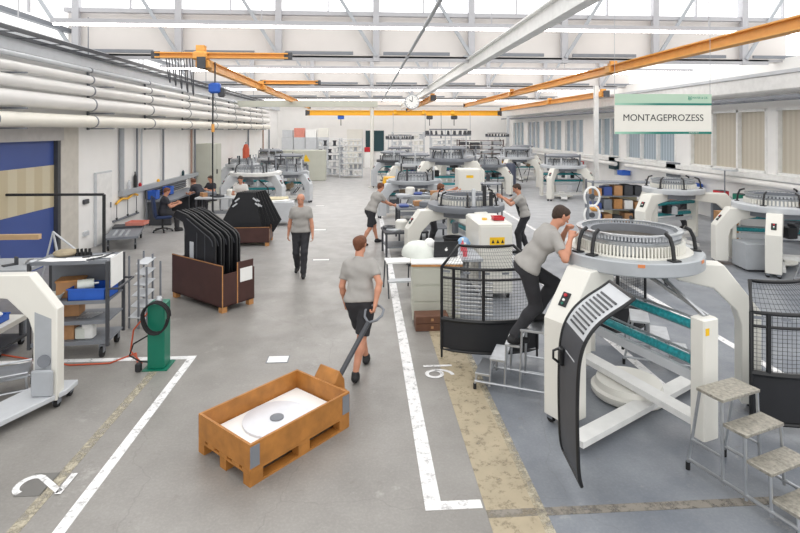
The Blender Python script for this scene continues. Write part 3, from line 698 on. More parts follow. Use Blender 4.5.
def needle_ring(parent, r, z, h, n, fin='cream'):
    o = MB().lathe([(r-.05, z), (r, z), (r, z+h*.55), (r+.005, z+h*.6), (r+.005, z+h*.68), (r-.03, z+h*.72), (r-.05, z+h*.72)], n=64).build('needle_cylinder', 'steel', parent)
    f = MB()
    for k in range(n):
        a = 2*PI*k/n; f.at((0, 0, 0), rz=a).box((r+.022, 0, z+h*.28), (.045, 2*PI*r/n*.55, h*.5), .004)
    o2 = f.build('cam_blocks', fin, parent); o2['kind'] = 'stuff'
    f = MB()
    for k in range(n):
        a = 2*PI*k/n; f.at((0, 0, 0), rz=a).box((r-.01, 0, z+h*.86), (.035, 2*PI*r/n*.5, h*.22), .003)
    o3 = f.build('yarn_guides', 'lgrey', parent); o3['kind'] = 'stuff'
    MB().lathe([(r-.03, z+h*.97), (r+.03, z+h*.97), (r+.03, z+h*1.05), (r-.03, z+h*1.05)], n=64).build('guide_ring', 'steel', parent)
    MB().lathe([(r-.13, z+h*.5), (r-.06, z+h*.5), (r-.06, z+h*.9), (r-.13, z+h*.9)], n=48).build('inner_ring', 'mgrey', parent)
def machine(label, x, y, zt=1.5, R=.85, legs=(205, 344, 90), rz=0.0, leg_r=None, m='cream', det=1, takedown=True, creel=False, group=None, tdrot=0, cyl=True, drive=None, bar=False, tone='lgrey', shelf=True):
    T = thing('knitting_machine', label, 'knitting machine', (x, y, 0), rz, group)
    leg_r = leg_r or R*1.5
    for i, a in enumerate(legs):
        arch_leg(T, math.radians(a), leg_r, zt-.12, R*.55, m=m, panel=(i < 2 or det > 0), recess=False, th=.3 if det > 0 else .24, cham=.42)
    MB().lathe([(R*.45, zt-.03), (R*.45, zt-.12), (R, zt-.14), (R+.012, zt-.12), (R+.012, zt-.012), (R, zt), (R*.75, zt+.003), (R*.45, zt)], n=64).build('table_ring', tone, T)
    MB().lathe([(R*.5, zt-.28), (R*.72, zt-.28), (R*.72, zt-.13), (R*.5, zt-.13)], n=40).build('gear_housing', 'mgrey', T)
    if cyl:
        needle_ring(T, R*.69, zt, .22, 84 if det > 1 else (56 if det else 36), 'cream' if det else 'lgrey')
    for a in ((212, 262, 322, 20, 140) if det else (220, 300, 40)): handle(T, math.radians(a)-rz*0, R*.88, zt)
    if drive: # box of drives and yarn feeders above
        MB().lathe([(0, zt+.35), (R*.75, zt+.35), (R*.8, zt+.42), (R*.6, zt+.5), (0, zt+.5)], n=32).build('feeder_disc', 'mgrey', T)
        for k in range(3): a = 2*PI*k/3+.4; MB().cyl((R*.6*math.cos(a), R*.6*math.sin(a), zt), (R*.6*math.cos(a), R*.6*math.sin(a), zt+.4), .03).build('post', 'lgrey', T)
    if creel:
        for q, zz in ((.9, .95), (.75, 1.2)):
            MB().lathe([(R*q-.04, zt+zz), (R*q+.04, zt+zz), (R*q+.04, zt+zz+.05), (R*q-.04, zt+zz+.05)], n=32).build('creel_ring', 'mgrey', T)
        n = 22
        for k in range(n):
            a = 2*PI*k/n; MB().cyl((R*.9*math.cos(a), R*.9*math.sin(a), zt+1.0), (R*.92*math.cos(a), R*.92*math.sin(a), zt+1.17), .05, .03, 8).build('yarn_feeder', 'dgrey', T)
        for k in range(4): a = PI/2*k; MB().cyl((R*.75*math.cos(a), R*.75*math.sin(a), zt), (R*.75*math.cos(a), R*.75*math.sin(a), zt+1.2), .025).build('creel_post', 'lgrey', T)
    rn = random.Random(int(x*100+y*10))
    for k in range(5 if det == 0 else 3):
        a = rn.uniform(0, 6.28); q = rn.uniform(.15, .6)*R; w_, h_ = rn.uniform(.12, .3), rn.uniform(.12, .3)
        MB().at((q*math.cos(a), q*math.sin(a), zt-.3-h_/2-rn.uniform(0, .25)), rz=a).box((0, 0, 0), (w_, w_*.8, h_), .02).build('gearbox', rn.choice(['mgrey', 'dgrey', 'lgrey', 'bronze', 'navy', 'black']), T)
    if det == 0:
        for k in range(3): a = rn.uniform(0, 6.28); MB().tube([(R*.5*math.cos(a), R*.5*math.sin(a), zt-.2), (R*.9*math.cos(a+.5), R*.9*math.sin(a+.5), zt-.6), (R*.6*math.cos(a+1), R*.6*math.sin(a+1), .3)], .02, 6).build('hose', 'black', T)
        for k in range(6): a = k*PI/3+rn.uniform(0, .6); hh = rn.uniform(.25, .55); MB().bx((R*.8*math.cos(a)-.03, R*.8*math.sin(a)-.03, zt), (R*.8*math.cos(a)+.03, R*.8*math.sin(a)+.03, zt+hh)).build('yarn_carrier', rn.choice(['mgrey', 'dgrey', 'lgrey']), T)
    if takedown:
        ta = math.radians(tdrot); c, s_ = math.cos(ta), math.sin(ta); r = R*1.02
        e = [Vector((r*c, r*s_, 0)), Vector((-r*c, -r*s_, 0))]
        for q in e: MB().at((q.x, q.y, 0), rz=ta).box((0, 0, .72), (.1, .30, 1.2), .015).build('side_plate', m, T)
        for zz, off, mm in ((1.12, -.07, 'teal'), (.80, .05, 'teal')):
            o_ = Vector((-s_*off, c*off, zz)); p, q = e[0]*.93+o_, e[1]*.93+o_
            MB().tube([p, q], .048, 14).build('roller', mm, T); MB().tube([p+Vector((0, 0, .07))+o_*0, q+Vector((0, 0, .07))], .016, 8).build('guide_bar', 'steel', T)
        p, q = e[0]*.93+Vector((0, 0, .66)), e[1]*.93+Vector((0, 0, .66)); MB().beam(p, q, .06, .10).build('cross_bar', 'lgrey', T)
        MB().beam(e[0]*1.0+Vector((0, 0, .2)), e[1]*1.0+Vector((0, 0, .2)), .26, .10).build('base_beam', 'white', T)
        a2 = ta+PI/2*.8; v = Vector((math.cos(a2), math.sin(a2), 0))*R*1.2
        MB().beam(v+Vector((0, 0, .13)), -v+Vector((0, 0, .13)), .26, .08).build('base_beam', 'white', T)
        MB().lathe([(0, .09), (R*.42, .09), (R*.44, .11), (R*.44, .14), (R*.36, .17), (0, .17)], n=36).build('base_disc', 'cream', T)
    return T
# -- main machine
mx, my, mz = 3.12, 6.1, 1.76
MAIN = thing('knitting_machine', 'large cream circular knitting machine with teal rollers in the right foreground', 'knitting machine', (mx, my, 0))
for a, r_, w_ in ((209, 1.27, .32), (343, 1.36, .22), (95, 1.3, .3)):
    arch_leg(MAIN, math.radians(a), r_, mz-.13, .5, cw=w_-.02, th=w_, m='cream', panel=(a == 209), cham=.50)
R = .80
MB().lathe([(.42, mz-.03), (.42, mz-.14), (R-.02, mz-.155), (R, mz-.14), (R, mz-.012), (R-.012, mz), (.62, mz+.003), (.42, mz)], n=96).build('table_ring', mat('table_grey', '#b4b8bc', .35, .2), MAIN)
MB().lathe([(.3, mz-.22), (.5, mz-.22), (.5, mz-.14), (.3, mz-.14)], n=48).build('bearing', 'dgrey', MAIN)
MB().lathe([(0, mz-.02), (.42, mz-.02), (.42, mz+.01), (.2, mz+.03), (0, mz+.03)], n=40).build('inner_plate', 'bronze', MAIN)
MB().lathe([(.3, mz-.16), (.4, mz-.16), (.4, mz-.14), (.3, mz-.14)], n=48).build('gear_housing', 'mgrey', MAIN)
MB().lathe([(.60, mz+.003), (.68, mz+.003), (.68, mz+.012), (.60, mz+.012)], n=72).build('ring_seat', 'cream', MAIN)
needle_ring(MAIN, .555, mz, .23, 96)
for a in (196, 212, 281, 341, 60): handle(MAIN, math.radians(a), .72, mz, .27, .12)
for a in (252, 310): MB().at((0, 0, 0), rz=math.radians(a)).box((R+.001, 0, mz-.03), (.006, .07, .035)).build('orange_sticker', 'copper', MAIN)
# take down frame
e0, e1 = Vector((3.36-mx, 5.05-my, 0)), Vector((2.80-mx, 6.72-my, 0)); td = (e0-e1).normalized(); an_ = math.atan2(td.y, td.x)
for q, hh in ((e0, 1.2), (e1, 1.2)):
    s_ = MB().at((q.x, q.y, 0), rz=an_).box((0, 0, .1+hh/2), (.16, .21, hh), .015).build('side_plate', 'cream', MAIN)
    MB().at((q.x, q.y, 0), rz=an_).box((.081*1, -.06, 1.18), (.004, .05, .07)).build('warning_label', 'ylabel', s_)
nn = Vector((-td.y, td.x, 0))
for zz, off in ((1.15, .06), (.80, .03)):
    p, q = e0-td*.1+nn*off, e1+td*.1+nn*off
    MB().tube([p+Vector((0, 0, zz)), q+Vector((0, 0, zz))], .045, 16).build('roller', 'teal', MAIN)
    for dz_, do in ((.075, 0), (-.06, .04)): MB().tube([p+nn*do+Vector((0, 0, zz+dz_)), q+nn*do+Vector((0, 0, zz+dz_))], .014, 8).build('guide_bar', 'steel', MAIN)
MB().beam(e0-td*.1+Vector((0, 0, .66)), e1+td*.1+Vector((0, 0, .66)), .05, .10).build('cross_bar', 'lgrey', MAIN)
MB().beam(e0+Vector((0, 0, 1.30)), Vector((.1, -.35, mz-.16)), .03, .03).build('strut', 'steel', MAIN); MB().beam(e0+nn*.05+Vector((0, 0, 1.30)), Vector((-.05, -.15, mz-.16)), .03, .03).build('strut', 'steel', MAIN)
MB().tube([e0+nn*.09+Vector((-.02, 0, .95)), e0+nn*.12+Vector((-.05, -.02, 1.0)), e0+nn*.1+Vector((-.04, 0, 1.06))], .015, 8).build('lever', 'ink', MAIN)
MB().beam(e0-td*.05+Vector((0, 0, .24)), e1+Vector((0, 0, .24)), .18, .07).build('base_beam', 'white', MAIN)
MB().beam(Vector((2.05-mx, 5.05-my, .11)), Vector((4.15-mx, 6.35-my, .09)), .18, .06).build('base_beam', 'white', MAIN)
MB().lathe([(.34, .02), (.40, .02), (.42, .05), (.42, .10), (.38, .12), (.36, .19), (0, .19), (0, .155)], n=48).build('base_disc', 'cream', MAIN)
# the hanging curved guard door, swung open in front of the machine
def curved_guard(label, loc, rz):
    T = thing('curved_guard', label, 'machine guard', loc, rz)
    # profile in local xz, width along y
    prof = [(.02, -.0), (.0, .07), (-.01, .2), (-.02, .6), (-.01, .95), (.01, 1.10), (.05, 1.22), (.13, 1.34), (.25, 1.44), (.38, 1.52), (.46, 1.58)]
    wd = .52
    for _ in range(2):
        q = [prof[0]]
        for a, b in zip(prof, prof[1:]): q += [(a[0]*.75+b[0]*.25, a[1]*.75+b[1]*.25), (a[0]*.25+b[0]*.75, a[1]*.25+b[1]*.75)]
        prof = q+[prof[-1]]
    vs = [(x, y, z) for x, z in prof for y in (0, wd)]; n = len(prof)
    inner = MB(); 
    prof2 = [(x+.012, z-.002) for x, z in prof]
    vs2 = [(x, y, z) for x, z in prof2 for y in (0, wd)]
    lower = MB(); k0 = min(i for i, p in enumerate(prof) if p[1] > 1.2)
    lo_v = vs[:2*k0]; up_v = vs[2*(k0-1):]
    def sheet(P, name, m):
        mb = MB(); k = len(P); poly = [(x, z) for x, z in P]+[(x+.012, z) for x, z in reversed(P)]
        return mb.prism(poly, .015, wd-.015, 'y').build(name, m, T)
    sheet(prof[:k0+1], 'lower_sheet', 'dgrey'); sheet(prof[k0:], 'upper_sheet', 'lgrey')
    fr = MB().tube([(x, .0, z) for x, z in prof]+[(x, wd, z) for x, z in reversed(prof)], .016, 8, True).build('rim', 'black', T)
    # louvre slots: thin dark slats standing slightly proud
    sl = MB()
    for k in range(16):
        z = .36+k*.042; sl.bx((-.006, .12, z), (-.001, wd-.16, z+.012))
    o = sl.build('vent_slots', 'lgrey', T); o['kind'] = 'stuff'
    s2 = MB(); P = prof[k0:]
    cum = [0]
    for a, b in zip(P, P[1:]): cum.append(cum[-1]+math.dist(a, b))
    for k in range(10):
        d = .05+k*.042
        for i in range(len(P)-1):
            if cum[i] <= d < cum[i+1]:
                t = (d-cum[i])/(cum[i+1]-cum[i]); x = P[i][0]*(1-t)+P[i+1][0]*t; z = P[i][1]*(1-t)+P[i+1][1]*t
                dx, dz = P[i+1][0]-P[i][0], P[i+1][1]-P[i][1]; a = math.atan2(dz, dx)
                s2.at((x, wd/2, z), ry=-a).box((0, 0, .007), (.018, wd*.66, .008))
    o = s2.build('louvre_slots', 'dgrey', T); o['kind'] = 'stuff'
    MB().bx((-.05, wd-.14, .84), (0, wd-.06, 1.0), .01).build('latch', 'black', T); MB().tube([(-.05, wd-.1, .86), (-.1, wd-.1, .9), (-.1, wd-.1, .97), (-.05, wd-.1, .99)], .012, 8).build('latch_handle', 'black', T)
    return T
curved_guard('dark curved guard door with vent slots hanging open in front of the main machine', (1.80, 4.35, .15), math.radians(-4))
# flat mesh guards
def mesh_guard(label, loc, rz, wdt=1.15, h=1.25, curve=.16, top=.38, solid=.42, window=(.0, 1.0), n=10, slats=False):
    T = thing('mesh_guard', label, 'machine guard', loc, rz)
    cv = lambda t: curve*(1-(2*t-1)**2)       # bulges toward local -y
    P = lambda t, z, lean=0: Vector(((t-.5)*wdt*(1-lean*.40), -cv(t)*(1-lean*.4)+lean*top*.8, z))
    z0 = .12
    rim = [P(i/n, z0) for i in range(n+1)]+[P(1-i/n, h) for i in range(n+1)]
    MB().tube(rim, .022, 8, True).build('frame', 'black', T)
    rt = [P(i/n, h) for i in range(n+1)]+[P(1-i/n, h+top*.62, 1) for i in range(n+1)]
    MB().tube(rt, .022, 8, True).build('top_frame', 'black', T)
    s_ = MB(); k = n
    vs = []
    for i in range(k+1):
        vs += [P(i/k, z0+.02), P(i/k, z0+.02+solid)]
    fs = [(2*i, 2*i+2, 2*i+3, 2*i+1) for i in range(k)]
    s_.add(vs, fs); s_.build('lower_panel', 'blackm', T)
    for tt in (.12, .42):
        MB().tube([P(tt, z0+solid), P(tt, h)], .024, 6).build('upright', 'black', T)
    MB().tube([P(i/n, z0+solid) for i in range(n+1)], .032, 6).build('rail', 'black', T)
    MB().tube([P(i/n, h-.14) for i in range(n+1)], .016, 6).build('rail', 'black', T)
    g = MB(); st = .042
    m_ = int(wdt/st)
    for i in range(1, m_): g.beam(P(i/m_, z0+solid), P(i/m_, h), .0028, .0028)
    zz = z0+solid+st
    while zz < h:
        for i in range(n): g.beam(P(i/n, zz), P((i+1)/n, zz), .0028, .0028)
        zz += st
    o = g.build('wire_mesh', 'black', T); o['kind'] = 'stuff'
    g = MB()
    for i in range(1, m_): g.beam(P(i/m_, h), P(i/m_, h+top*.62, 1), .0028, .0028)
    for q in (.15, .3, .45, .6, .75, .9):
        for i in range(n): g.beam(P(i/n, h+top*.62*q, q), P((i+1)/n, h+top*.62*q, q), .0028, .0028)
    o = g.build('top_mesh', 'black', T); o['kind'] = 'stuff'
    # slot strip along the top
    for i in range(n):
        a, b = P((i+.15)/n, h-.05), P((i+.85)/n, h-.05); MB().beam(a, b, .01, .03).build('slot', 'lgrey' if i % 2 else 'mgrey', T) if i % 2 == 0 else None
    for t_ in (.0, 1.0): MB().cyl(P(t_, 0), P(t_, z0), .015, n=8).build('foot', 'black', T)
    if slats:
        for k in range(9):
            z = .62+k*.055; MB().beam(P(.1, z)+Vector((0, .03, 0)), P(.52, z)+Vector((0, .03, 0)), .02, .022).build('steel_slat', 'steel', T)
    return T
mesh_guard('black mesh guard fence beside the man on the steps', (1.72, 7.25, 0), math.radians(-4), wdt=1.32, slats=True)
mesh_guard('black mesh guard fence at the right edge behind the chequer plate steps', (4.60, 5.30, 0), math.radians(2), wdt=1.15, solid=.50)
mesh_guard('black mesh guard fence behind the large machine', (3.85, 7.9, 0), math.radians(8), wdt=1.0, h=1.2, solid=.35)
# steps
def steps(label, loc, rz, n=4, w=.5, run=.24, rise=.2, tread='alu', top_run=None, group=None, name='step_ladder'):
    """local x points down the stairs; top tread at x 0"""
    T = thing(name, label, 'steps', loc, rz, group); tr = top_run or run; x = 0
    for k in range(n):
        z = rise*(n-k); L = tr if k == 0 else run
        t = MB().box((x+L/2, 0, z-.015), (L, w, .03), .004).build('tread', tread, T)
        for sy in (-1, 1):
            MB().cyl((x+L-.02, sy*(w/2-.015), z-.02), (x+L-.0, sy*(w/2+.0), .06), .014, n=8).build('leg', 'steel', T)
            if k == 0: MB().cyl((x+.03, sy*(w/2-.015), z-.02), (x-.08, sy*(w/2+.0), .05), .014, n=8).build('leg', 'steel', T)
        x += L
    for sy in (-1, 1):
        MB().tube([(-.08, sy*w/2, .10), (x, sy*w/2, .10)], .016, 8).build('base_rail', 'steel', T)
        for xx in (-.08, x): MB().cyl((xx, sy*w/2, 0), (xx, sy*w/2, .07), .02, n=10).build('rubber_foot', 'rubber', T)
        MB().tube([(-.04, sy*w/2, .30), (tr, sy*w/2, .30)], .012, 8).build('brace', 'steel', T)
    return T
steps('grey aluminium steps under the leaning man', (2.23, 6.22, 0), math.radians(155.5), tread='steel', w=.46, run=.18, top_run=.34)
ra = math.atan2(-.94, .33); ux, uy = .33, -.94
steps('four chequer plate steps standing at the right edge of the foreground', (3.02+.94*.25, 4.66+.33*.25, 0), ra, w=.50, run=.205, top_run=.26)
steps('small steel steps standing behind the rollers of the large machine', (3.66, 7.12, 0), math.radians(-25), n=3, w=.5, run=.24, tread='steel')
# left foreground machine part
LM = thing('knitting_machine', 'cream arch frame of a knitting machine cut by the left edge', 'knitting machine', (-5.15, 6.3, 0))
arch_leg(LM, 0, 1.68, 1.52, .3, cw=.26, th=.15, m='cream', recess=True, cham=.40, cast=False)
arch_leg(LM, math.radians(150), 1.30, 1.52, .3, cw=.29, th=.34, m='cream', cham=.42)
MB().lathe([(.42, 1.55), (.42, 1.53), (.83, 1.53), (.85, 1.55), (.85, 1.62), (.42, 1.62)], n=64).build('table_ring', 'lgrey', LM)
MB().prism([(1.33, .3), (1.72, .3), (1.72, .05), (.95, -1.6), (.6, -1.6)], .1, .16, 'z').build('base_plate', 'lgrey', LM, bevel=.01)
MB().bx((1.42, -.13, .16), (1.66, -.09, .46), .02).build('leg_cup', 'grey', LM)
for x_, y_ in ((1.65, .24), (1.65, -.02), (.85, -1.4)): caster(LM, x_, y_)
# other machines: label, x, y, ...
machine('cream knitting machine in the middle where two men work', 2.42, 12.6, 1.40, .90, legs=(192, 285, 60), leg_r=1.5, det=1, tdrot=100, tone='mgrey')
machine('cream arch knitting machine by the right wall, farther of the two', 8.6, 14.3, 1.55, .78, legs=(210, 335, 90), leg_r=1.6, det=1, tdrot=20)
machine('cream knitting machine with teal rollers by the right edge, nearer of the two', 9.55, 11.7, 1.45, .90, legs=(165, 228, 10), leg_r=1.36, det=1, tdrot=-20)
machine('knitting machine on arched legs in the right background beside the fire extinguisher', 9.15, 24.0, 1.55, 1.0, legs=(225, 315, 90), leg_r=1.45, det=0, drive=True)
machine('tall knitting machine with yarn feeders at the back right', 8.3, 28.8, 1.7, 1.0, legs=(230, 320, 90), det=0, drive=True, takedown=False)
machine('knitting machine with grey arch beside the yellow panel far back', 6.2, 32.6, 1.6, .95, legs=(190, 310, 90), det=0, m='lgrey')
machine('large knitting machine with a black feeder wreath in the middle background', 3.6, 22.8, 1.95, 1.05, legs=(205, 335, 90), det=0, creel=True, drive=True, tone='mgrey')
machine('grey knitting machine left of the one with the feeder wreath', 1.8, 19.4, 1.35, .95, legs=(200, 320, 90), det=0, m='lgrey', tone='grey')
machine('knitting machine just behind the cream control cabinet of the aisle row', 2.5, 26.5, 1.5, 1.0, legs=(200, 320, 90), det=0, drive=True)
machine('arch knitting machine on the left side behind the seated workers', -4.35, 21.5, 1.5, 1.0, legs=(210, 330, 90), leg_r=1.4, det=0, m='lgrey', tone='white')
machine('dark knitting machine on the left beside the aisle far back', -4.0, 28.2, 1.4, .95, legs=(210, 320, 90), det=0, m='mgrey', tone='dgrey', drive=True)
machine('pale knitting machine near the left wall far back', -6.0, 26.5, 1.5, .8, legs=(210, 320, 90), det=0, m='lgrey')
machine('knitting machine against the left wall between cabinet and far rack', -5.7, 32.5, 1.5, .9, legs=(210, 320, 90), det=0, m='lgrey', drive=True)
machine('knitting machine far back on the right of the aisle in front of the teal opening', 2.2, 33.5, 1.6, .95, legs=(210, 320, 90), det=0, drive=True, creel=True)
machine('knitting machine far back near the brown rack', 4.6, 27.5, 1.6, .9, legs=(210, 320, 90), det=0)

machine('knitting machine third from the aisle behind the rear cream cabinet', 6.0, 25.6, 1.5, .85, legs=(200, 320, 90), det=0, tone='mgrey')
machine('dark topped knitting machine far back beside the far column', 1.6, 29.6, 1.5, .95, legs=(210, 320, 90), det=0, m='lgrey', tone='dgrey', drive=True)
machine('knitting machine deep in the right bay under the blue blinds', 9.9, 33.0, 1.7, .9, legs=(210, 320, 90), det=0, drive=True)
machine('knitting machine between the tall back right machine and the yellow panel', 9.6, 38.0, 1.7, .9, legs=(210, 320, 90), det=0, creel=True)
machine('small machine frame on the left bay next to the grey cart', -3.3, 23.8, 1.35, .75, legs=(210, 330, 90), det=0, m='lgrey', tone='grey')
# ------------------------------------------------------------------ foreground things
# pallet with crate frame, pulled by a pallet jack
pa = math.atan2(.82*.0+.876, .82)  # heading of the long side
c0 = G(250, 488); c1 = G(347, 428); dv = (c1-c0); pa = math.atan2(dv.y, dv.x)
PL, PW = 1.24, .84
base = c0+Vector((math.cos(pa), math.sin(pa), 0))*PL/2+Vector((-math.sin(pa), math.cos(pa), 0))*PW/2
PT = thing('pallet', 'orange brown wooden pallet under the crate frame', 'pallet', (base.x, base.y, 0), pa)
for y in (-PW/2+.05, 0, PW/2-.05): MB().bx((-PL/2, y-.05, .0), (PL/2, y+.05, .022)).build('runner', 'woodor', PT)
for y in (-PW/2+.05, 0, PW/2-.05):
    for x in (-PL/2+.07, 0, PL/2-.07): MB().box((x, y, .06), (.14, .1, .078)).build('block', 'woodor', PT)
for x in (-PL/2+.07, 0, PL/2-.07): MB().bx((x-.07, -PW/2, .1), (x+.07, PW/2, .12)).build('stringer', 'woodor', PT)
for y in (-PW/2+.06, -.2, 0, .2, PW/2-.06): MB().bx((-PL/2, y-.06, .12), (PL/2, y+.06, .142)).build('deck_board', 'woodor', PT)
CF = thing('crate_frame', 'open orange brown wooden crate frame on the pallet', 'crate', (base.x, base.y, .143), pa)
hh = .23
for sy in (-1, 1): MB().bx((-PL/2, sy*(PW/2-.012)-.012, 0), (PL/2, sy*(PW/2-.012)+.012, hh)).build('side_board', 'woodor', CF)
for sx in (-1, 1): MB().bx((sx*(PL/2-.012)-.012, -PW/2+.024, 0), (sx*(PL/2-.012)+.012, PW/2-.024, hh)).build('end_board', 'woodor', CF)
for sx in (-1, 1):
    for sy in (-1, 1): MB().bx((sx*(PL/2-.05)-.05, sy*(PW/2+.002)-.003, .02), (sx*(PL/2-.05)+.05, sy*(PW/2+.002)+.003, hh-.02)).build('corner_hinge', 'mgrey', CF)
sb = thing('foam_sheet', 'white packing sheet lying inside the crate frame', 'packing', (base.x, base.y, .143), pa)
MB().bx((-PL/2+.04, -PW/2+.04, 0), (PL/2-.04, PW/2-.04, .05), .01).build('sheet', 'paper', sb)
dk = thing('machine_disc', 'pale round metal disc with a dark centre in the crate frame', 'machine part', (base.x, base.y, .194), pa)
MB().lathe([(.07, 0), (.34, 0), (.34, .02), (.07, .02)], n=40).build('disc', mat('pale_disc', '#dfe2e8', .3, .2), dk); MB().lathe([(0, 0), (.07, 0), (.07, .03), (.03, .05), (0, .05)], n=20).build('hub', 'mgrey', dk)
# pallet jack
J = thing('pallet_jack', 'pallet jack with orange brown cover and black pull handle', 'pallet jack', (base.x, base.y, 0), pa)
for y in (-.2, .2):
    f_ = MB().bx((-PL/2+.1, y-.07, .03), (PL/2+.12, y+.07, .085), .01).build('fork', 'orange', J)
    MB().cyl((-PL/2+.25, y-.04, .03), (-PL/2+.25, y+.04, .03), .03, n=14).build('fork_roller', 'rubber', f_)
MB().bx((PL/2+.02, -.3, .06), (PL/2+.18, .3, .3), .05).build('chassis', 'woodor', J)
MB().prism([(PL/2+.02, .1), (PL/2+.02, .36), (PL/2+.12, .48), (PL/2+.2, .36), (PL/2+.22, .1)], -.16, .16, 'y').build('cover', 'woodor', J, bevel=.02)
for y in (-.06, .06): MB().cyl((PL/2+.17, y-.025, .09), (PL/2+.17, y+.025, .09), .09, n=20).build('steer_wheel', 'rubber', J)
hand = Vector((.13, 6.70, .88)); hb = Matrix.Rotation(-pa, 3, 'Z') @ (hand-Vector((base.x, base.y, 0)))
hp0 = Vector((PL/2+.17, 0, .22)); MB().tube([hp0, hp0.lerp(hb, .82)], .03, 10).build('tow_bar', 'dgrey', J)
q = hp0.lerp(hb, .82); dd = (hb-hp0).normalized(); sd = Vector((0, 1, 0)); 
MB().tube([q, q+dd*.06+sd*.1, q+dd*.14+sd*.14, q+dd*.22+sd*.12, q+dd*.25+sd*.05, q+dd*.25-sd*.05, q+dd*.22-sd*.12, q+dd*.14-sd*.14, q+dd*.06-sd*.1], .016, 8, True).build('loop_handle', 'mgrey', J)
# green post with hose
p = G(159, 366); gp = thing('air_post', 'green box section air supply post with a coiled black hose', 'post', (p.x, p.y, 0), 0)
MB().bx((-.16, -.16, 0), (.16, .16, .012)).build('base_plate', 'green', gp); MB().bx((-.11, -.11, .012), (.11, .11, .86), .008).build('column', 'green', gp)
MB().lathe([(0, .86), (.05, .86), (.05, .9), (.03, .93), (0, .93)], n=16).build('valve', 'steel', gp)
co = [(.03+.165*math.cos(t)*(1+.05*math.sin(3*t)), -.14-.012*t/2, .71+.20*math.sin(t)) for t in [i*2*PI/20 for i in range(61)]]
MB().tube(co, .013, 6).build('coiled_hose', 'rubber', gp)
MB().tube([(-.1, -.1, .45), (-.28, -.12, .35), (-.33, -.12, .2), (-.2, -.12, .12), (-.1, -.1, .1)], .01, 6).build('short_hose', 'rubber', gp)
MB().box((-.2, -.16, .06), (.07, .07, .11), .01).build('coupling_socket', 'ink', gp)
pp = [G(136, 354), G(110, 364), G(70, 366), G(30, 360), G(-20, 352)]
tag(MB().tube([Vector((p.x-.2, p.y-.16, .04))]+[Vector((q.x, q.y, .012)) for q in pp], .011, 8).build('air_hose', 'hose'), 'thin orange air hose snaking over the floor to the left of the green post', 'hose')
tag(MB().tube([Vector((p.x-.18, p.y-.1, .08)), Vector((p.x-.36, p.y-.02, .22)), Vector((p.x-.32, p.y-.02, .5)), Vector((p.x-.12, p.y-.03, .74))], .011, 8).build('air_hose', 'hose'), 'orange hose loop hanging at the side of the green post', 'hose')
# tool trolley
o_ = W(105, 350, 8.0); cx, cy = -3.63, 7.60
TC = thing('tool_trolley', 'grey steel shelf trolley loaded with tools and bins', 'trolley', (cx-.45, cy+.25, 0), math.radians(4)); w2, d2, hc = .50, .29, 1.33
for sx in (-1, 1):
    for sy in (-1, 1):
        MB().bx((sx*w2-.02, sy*d2-.02, .16), (sx*w2+.02, sy*d2+.02, hc)).build('post', 'dgrey', TC); caster(TC, sx*(w2-.08), sy*(d2-.03), .07)
for z in (.22, .50, .78, hc): MB().bx((-w2, -d2, z-.02), (w2, d2, z)).bx((-w2, -d2-.01, z-.03), (w2, -d2, z+.02)).build('shelf', 'mgrey', TC)
MB().bx((-w2+.02, d2-.02, .78), (w2-.02, d2, hc)).build('back_panel', 'mgrey', TC)
MB().tube([(w2+.02, -d2, .95), (w2+.14, -d2, .95), (w2+.14, d2, .95), (w2+.02, d2, .95)], .015, 8).build('push_handle', 'dgrey', TC)
MB().bx((w2+.02, -d2+.05, .95), (w2+.03, d2-.1, 1.36)).build('document_holder', 'paper', TC)
def on(T, x, y, z): return T.matrix_basis @ Vector((x, y, z))
TM = Matrix.Translation((cx-.45, cy+.25, 0)) @ Matrix.Rotation(math.radians(4), 4, 'Z')
def put(name, label, cat, lx, ly, lz, rz=0, TM_=None, group=None):
    lx = lx*.64 if TM_ is None else lx; lz = {.2: .22, .52: .50, .80: .78}.get(lz, lz)
    v = (TM_ or TM) @ Vector((lx, ly, lz)); return thing(name, label, cat, v, rz, group)
def open_bin(T, w, d, h, m, name='bin_body'):
    t = .008
    return MB().bx((-w/2, -d/2, 0), (w/2, d/2, t)).bx((-w/2, -d/2, 0), (-w/2+t, d/2, h)).bx((w/2-t, -d/2, 0), (w/2, d/2, h)).bx((-w/2, -d/2, 0), (w/2, -d/2+t, h)).bx((-w/2, d/2-t, 0), (w/2, d/2, h)).bx((-w/2-.012, -d/2-.012, h-.02), (w/2+.012, -d/2, h)).bx((-w/2-.012, d/2, h-.02), (w/2+.012, d/2+.012, h)).build(name, m, T)
t = put('storage_bin', 'blue plastic bin on the upper shelf of the tool trolley', 'bin', .34, -.04, .80); open_bin(t, .50, .40, .17, 'blue')
t = put('motor', 'small cream electric motor lying in the blue bin on the trolley', 'motor', .25, -.12, .98, .4); MB().tube([(-.11, 0, 0), (.09, 0, 0)], .07, 16).build('housing', 'jar', t); MB().tube([(.09, 0, 0), (.15, 0, 0)], .02, 8).build('shaft', 'steel', t)
t = put('wooden_box', 'flat light wood box on the upper shelf of the tool trolley', 'box', -.18, .05, .78, .2); MB().bx((-.16, -.12, 0), (.16, .12, .22), .004).build('box_body', 'card', t); MB().bx((-.17, -.13, .22), (.17, .13, .245)).build('lid', 'wood', t)
t = put('plastic_bowl', 'clear pale bowl on the upper shelf of the tool trolley', 'bowl', -.42, -.15, .80); MB().lathe([(0, 0), (.09, 0), (.14, .09), (.13, .09), (.085, .01), (0, .01)], n=24).build('bowl', 'jar', t)
